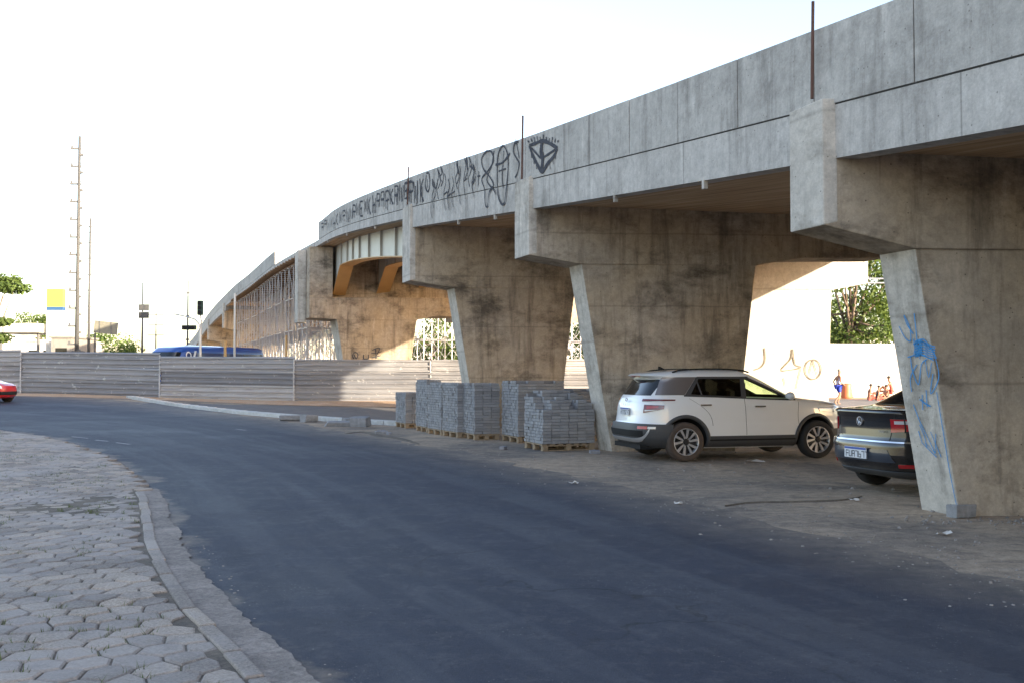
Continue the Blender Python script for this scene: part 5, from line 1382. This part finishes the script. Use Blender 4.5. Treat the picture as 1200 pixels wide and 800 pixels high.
def person(loc, rz, pose, label, skinc, top, bottom, hair, scale=1, group=None):
    rt = empty('person', loc, rz, label, 'person', group)
    if pose == 'walk':
        J = dict(pel=(0,0,.95,(.13,.10)), wai=(.02,0,1.10,(.12,.09)), che=(.03,0,1.32,(.15,.10)), nk=(.05,0,1.47,.05), hb=(.07,0,1.56,.075), ht=(.08,0,1.68,.085),
          sl=(.03,.18,1.40,.055), el=(-.12,.24,1.16,.042), wl=(.02,.25,.95,.03), hl=(.06,.25,.87,.035), sr=(.03,-.18,1.40,.055), er=(-.02,-.26,1.14,.042), wr=(.18,-.24,1.00,.03), hr=(.24,-.23,.95,.035),
          tl=(.0,.10,.90,.09), kl=(.16,.10,.52,.06), al=(.02,.10,.12,.038), fl=(.16,.10,.05,.04), tr=(.0,-.10,.90,.09), kr=(.02,-.10,.50,.06), ar=(-.26,-.10,.16,.038), fr=(-.14,-.10,.05,.04))
    else:
        J = dict(pel=(0,0,.12,(.13,.11)), wai=(-.02,0,.28,(.12,.09)), che=(.03,0,.50,(.15,.10)), nk=(.08,0,.64,.05), hb=(.11,0,.72,.07), ht=(.12,0,.84,.082),
          sl=(.05,.17,.57,.05), el=(.16,.24,.36,.04), wl=(.36,.16,.40,.03), hl=(.43,.13,.42,.035), sr=(.05,-.17,.57,.05), er=(.0,-.26,.32,.04), wr=(-.10,-.28,.10,.03), hr=(-.12,-.29,.04,.035),
          tl=(.06,.10,.12,.085), kl=(.42,.14,.38,.058), al=(.62,.13,.08,.036), fl=(.74,.13,.04,.036), tr=(.06,-.10,.12,.085), kr=(.48,-.14,.16,.058), ar=(.84,-.16,.07,.036), fr=(.92,-.16,.12,.036))
    ks_ = list(J); ix = {k: i for i, k in enumerate(ks_)}
    E = [('pel','wai'),('wai','che'),('che','nk'),('nk','hb'),('hb','ht'),('che','sl'),('sl','el'),('el','wl'),('wl','hl'),('che','sr'),('sr','er'),('er','wr'),('wr','hr'),('pel','tl'),('tl','kl'),('kl','al'),('al','fl'),('pel','tr'),('tr','kr'),('kr','ar'),('ar','fr')]
    jj = []
    for k in ks_:
        x, y, z, r = J[k]; r = tuple(q*scale for q in r) if isinstance(r, tuple) else r*scale; jj.append((x*scale, y*scale, z*scale, r))
    skin('body', jj, [(ix[a], ix[b]) for a, b in E], skinmat(skinc), rt)
    def part(name, keys, ed, grow, mat):
        sub = [jj[ix[k]] for k in keys]; sub = [(a, b, c, tuple(q*grow for q in r) if isinstance(r, tuple) else r*grow) for a, b, c, r in sub]
        skin(name, sub, ed, mat, rt)
    if top: part('shirt', ['pel','wai','che','sl','sr'], [(0,1),(1,2),(2,3),(2,4)], 1.14, top)
    def lerpj(a, b, t): return tuple(a[i]+(b[i]-a[i])*t for i in range(3))
    pl, tl_, kl_, tr_, kr_ = (jj[ix[k]] for k in ('pel','tl','kl','tr','kr'))
    q1 = lerpj(tl_, kl_, .75)+(.088*scale,); q2 = lerpj(tr_, kr_, .75)+(.088*scale,)
    skin('shorts', [pl[:3]+((.15*scale,.125*scale),), tl_[:3]+(.10*scale,), q1, tr_[:3]+(.10*scale,), q2], [(0,1),(1,2),(0,3),(3,4)], bottom, rt)
    h = jj[ix['ht']]; hm = MB(); pts = []
    for i in range(7):
        a = math.pi*.62*i/6; pts.append([(h[0]-.012+math.sin(a)*.098*scale*math.cos(b_*.3927), h[1]+math.sin(a)*.09*scale*math.sin(b_*.3927), h[2]+.01+math.cos(a)*.10*scale) for b_ in range(16)])
    hm.grid(pts, close_u=True); hm.build('hair', hair, rt, sm=True)
    fc = MB(); fx = h[0]+.075*scale; hz = (h[2]+jj[ix['hb']][2])/2
    fc.tube((fx,0,hz+.01), (fx+.03,0,hz-.02), .012, 6); fc.build('nose', skinmat(skinc), rt)
    ey = MB(); ey.box((fx+.006,.03,hz+.03),(.01,.018,.01)).box((fx+.006,-.03,hz+.03),(.01,.018,.01)).box((fx+.004,0,hz-.05),(.01,.04,.008)); ey.build('facial_features', M['gap'], rt)
    return rt
M['hair'] = plain('dark_hair', (.025,.018,.015), .7); M['grey_hair'] = plain('grey_hair', (.22,.2,.18), .7)
M['lilac'] = plain('lilac_cloth', (.50,.50,.68), .8); M['blue_cloth'] = plain('royal_blue_cloth', (.02,.05,.45), .8); M['red_cloth'] = plain('red_cloth', (.50,.08,.06), .8); M['dark_cloth'] = plain('dark_cloth', (.05,.04,.05), .8)
p = GP(982.5, 474.5); person((p.x, p.y, .01), R(12), 'walk', 'man in a pale sleeveless top and blue shorts walking right past the white wall', (.30,.16,.10), M['lilac'], M['blue_cloth'], M['grey_hair'])
for (px_, py_, rz, sc_, lab, tp_, bt_) in ((1018.5, 468.5, -.1, 1.0, 'bare-backed person sitting on the sand, leftmost of the group by the white wall', None, M['red_cloth']), (1028, 469, .0, .92, 'person in a dark top sitting second from the left by the white wall', M['dark_cloth'], M['red_cloth']), (1037.5, 468.5, .5, .95, 'person leaning forward third from the left by the white wall', None, M['dark_cloth']), (1044.5, 466, 2.6, 1.25, 'person in red sitting highest, rightmost by the white wall', M['red_cloth'], M['red_cloth'])):
    q = GP(px_, py_); person((q.x, q.y, .03 if py_ > 467 else .25), rz, 'sit', lab, (.36,.17,.10), tp_, bt_, M['hair'], sc_, 'people sitting by the white wall')
q = GP(1045, 468); tag(MB().box((q.x, q.y+1.2, .13), (.6,.5,.24)).build('crate', M['red_cloth'], bevel=.02), 'low crate used as a seat by the white wall', 'crate')
# orange barrel beside the walker
q = GP(992, 466.5, .02); br = empty('orange_barrel', (q.x, q.y, .02), 0, 'faded orange barrel standing at the foot of the white wall', 'barrel')
M['orange'] = plain('faded_orange_plastic', (.50,.15,.07), .5, var=.15)
MB().lathe([(.001,0),(.30,0),(.33,.12),(.30,.3),(.33,.5),(.30,.68),(.33,.85),(.28,.95),(.001,.95)], 'z', 20).build('drum', M['orange'], br, sm=True)

# ------------------------------------------------------------------ rubble, litter
def rock(px_, py_, size, label, name='concrete_chunk', mat='kerb', cat='rubble', rz=0, group='broken concrete beside the road', sc=(1,.6,.45)):
    random.seed(int(px_*7+py_)); q = GP(px_, py_); mb = MB()
    mb.box((0,0,0), (size*sc[0], size*sc[1], size*sc[2])); 
    mb.v = [(x*random.uniform(.75,1.1), y*random.uniform(.7,1.1), z*random.uniform(.7,1.1)) for x, y, z in mb.v]
    o = mb.build(name, M[mat], bevel=size*.04); o.matrix_basis = Matrix.Translation((q.x, q.y, gh(q.x, q.y)+size*sc[2]*.4)) @ Matrix.Rotation(rz, 4, 'Z') @ Matrix.Rotation(random.uniform(-.15,.15), 4, 'X'); return tag(o, label, cat, group)
rock(422, 499.5, .62, 'pale block of broken kerb lying rightmost at the island tip', rz=-.3, sc=(1,.5,.5)); rock(398, 499, .85, 'long flat broken concrete slab, middle one of the rubble', rz=.1, sc=(1,.5,.22)); rock(345, 492.5, .95, 'low concrete slab lying left in the rubble line', rz=.2, sc=(1,.4,.22)); rock(362, 494, .55, 'small grey chunk between the slabs', rz=.8, sc=(1,.7,.5)); rock(409, 497, .4, 'smallest chunk leaning by the rightmost kerb block', rz=.8, sc=(1,.7,.6))
rock(1126, 605.5, .26, 'square stone leaning at the foot of the nearest pier', rz=.4, sc=(1,.7,.6), group=None)
rock(447, 508, .35, 'dark lump beside the road near the paver stacks', rz=.2, sc=(1,.6,.25), group=None)
mb = MB(); random.seed(77)
def pebb(x, y, s_):
    a = random.uniform(0, 6.28); p_ = []
    for z in (0, s_*.6):
        for k in range(5):
            b_ = a+k*1.2566; rr = s_*random.uniform(.6,1.1)*(1 if z == 0 else .6); p_.append((x+math.cos(b_)*rr, y+math.sin(b_)*rr*.8, gh(x, y)+.002+z))
    mb.add(p_, [(9,8,7,6,5)[::-1]]+[(k,(k+1)%5,5+(k+1)%5,5+k) for k in range(5)])
for _ in range(520):      # verge under the viaduct
    y = random.uniform(7.5, 24); e = edge(y)[0]; x = e-2.6*(y > 9)*random.uniform(-.2, 1)+random.uniform(0, 6); pebb(x, y, abs(random.gauss(.006, .012))+.005)
for _ in range(900):      # grit band along the road's right edge
    t_ = random.random(); y = 6.5+t_*t_*14; k_ = 0
    for (x0, y0), (x1, y1) in zip(road_R[:-1], road_R[1:]):
        if y0 <= y <= y1: k_ = x0+(x1-x0)*(y-y0)/(y1-y0)
    pebb(k_+random.gauss(-.1, .45), y, abs(random.gauss(.002,.006))+.004)
for _ in range(260):      # drift by the kerb stones
    y = random.uniform(3.6, 9.5); pebb(kerb_x(y)+random.uniform(.12,.5), y, abs(random.gauss(.003,.006))+.003)
for _ in range(160): y = random.uniform(9.8, 11.6); pebb(4.6+random.uniform(-.5, 3.0), 10.2+random.gauss(0,.18), abs(random.gauss(.008,.014))+.005)
tag(mb.build('scattered_pebbles', M['pebble'], recalc=False), 'pebbles and grit scattered along the dusty verge', 'pebbles', kind='stuff')
M['paper'] = plain('white_litter', (.6,.58,.55), .8)
for i, (px_, py_, s_, lab) in enumerate(((672, 567, .13, 'crumpled white litter on the verge nearest the paver stacks'), (795, 591, .09, 'small white scrap on the verge below the white car'), (1001, 587, .10, 'pale scrap of litter in front of the black car'), (1106, 627, .12, 'white scrap lying below the nearest pier'), (885, 541, .30, 'pale flattened debris on the ground beside the white car'), (440, 494, .12, 'white scrap near the island tip'))):
    random.seed(i+5); q = GP(px_, py_); mb = MB(); pts = [[(s_*(a/3-.5)+random.uniform(-.01,.01), s_*.6*(b/3-.5)+random.uniform(-.01,.01), abs(random.gauss(.01,.012))+.004) for b in range(4)] for a in range(4)]
    mb.grid(pts); o = mb.build('litter', M['paper'], recalc=False); o.location = (q.x, q.y, gh(q.x,q.y)+.01); tag(o, lab, 'litter')
# dark tar ridge on the verge
def ridge(pts_, wd, label, mat='joint_soil'):
    mb = MB(); P_ = [GP(*p_) for p_ in smoothpts(pts_, 6)]; rows = []
    for i, p_ in enumerate(P_):
        t = (P_[min(i+1,len(P_)-1)]-P_[max(0,i-1)]).normalized(); n_ = Vector((-t.y,t.x,0)); w_ = wd*math.sin(math.pi*(i+.5)/len(P_))**.5*(1+.5*noise.noise(p_*2))
        rows.append([p_-n_*w_-Vector((0,0,.01)), p_-n_*w_*.3+Vector((0,0,.018+gh(p_.x,p_.y))), p_+n_*w_*.5+Vector((0,0,.015+gh(p_.x,p_.y))), p_+n_*w_-Vector((0,0,.01))])
    mb.grid(rows); tag(mb.build('broken_asphalt_edge', M[mat], recalc=False), label, kind='structure')
ridge_w = .045
ridge([(850,593),(880,589),(930,588),(985,586),(1010,582)], ridge_w, 'dark broken asphalt edge in the verge')
ridge([(405,508),(425,506),(445,510),(470,514),(490,520)], .16, 'dark heap of soil beside the road near the paver stacks')
ridge([(352,486),(365,489),(385,492),(400,493)], .5, 'brown soil heap between the white kerbs', 'orange_sand')

# ------------------------------------------------------------------ unseen block added to shade this corner, out of the frame to the right, behind
def block(x, y, w_, dp, h, label):
    rt = empty('shade_block', (x, y, 0), 0, label, 'building')
    MB().box((0,0,h/2), (w_,dp,h)).build('walls', M['fascia'], rt); MB().box((0,0,h+.15), (w_+.5,dp+.5,.3)).build('roof', M['pier_end'], rt)
    for fl_ in range(int(h//3)):
        for i in range(int(w_//3.5)):
            MB().box((-w_/2+2+i*3.4, dp/2+.02, 1.6+fl_*3), (1.4,.08,1.3)).build('window', M['glass'], rt)
    return rt
block(33.5, -14.5, 27, 28, 24.0, 'unseen pale block added to shade the corner, behind the camera to the right')
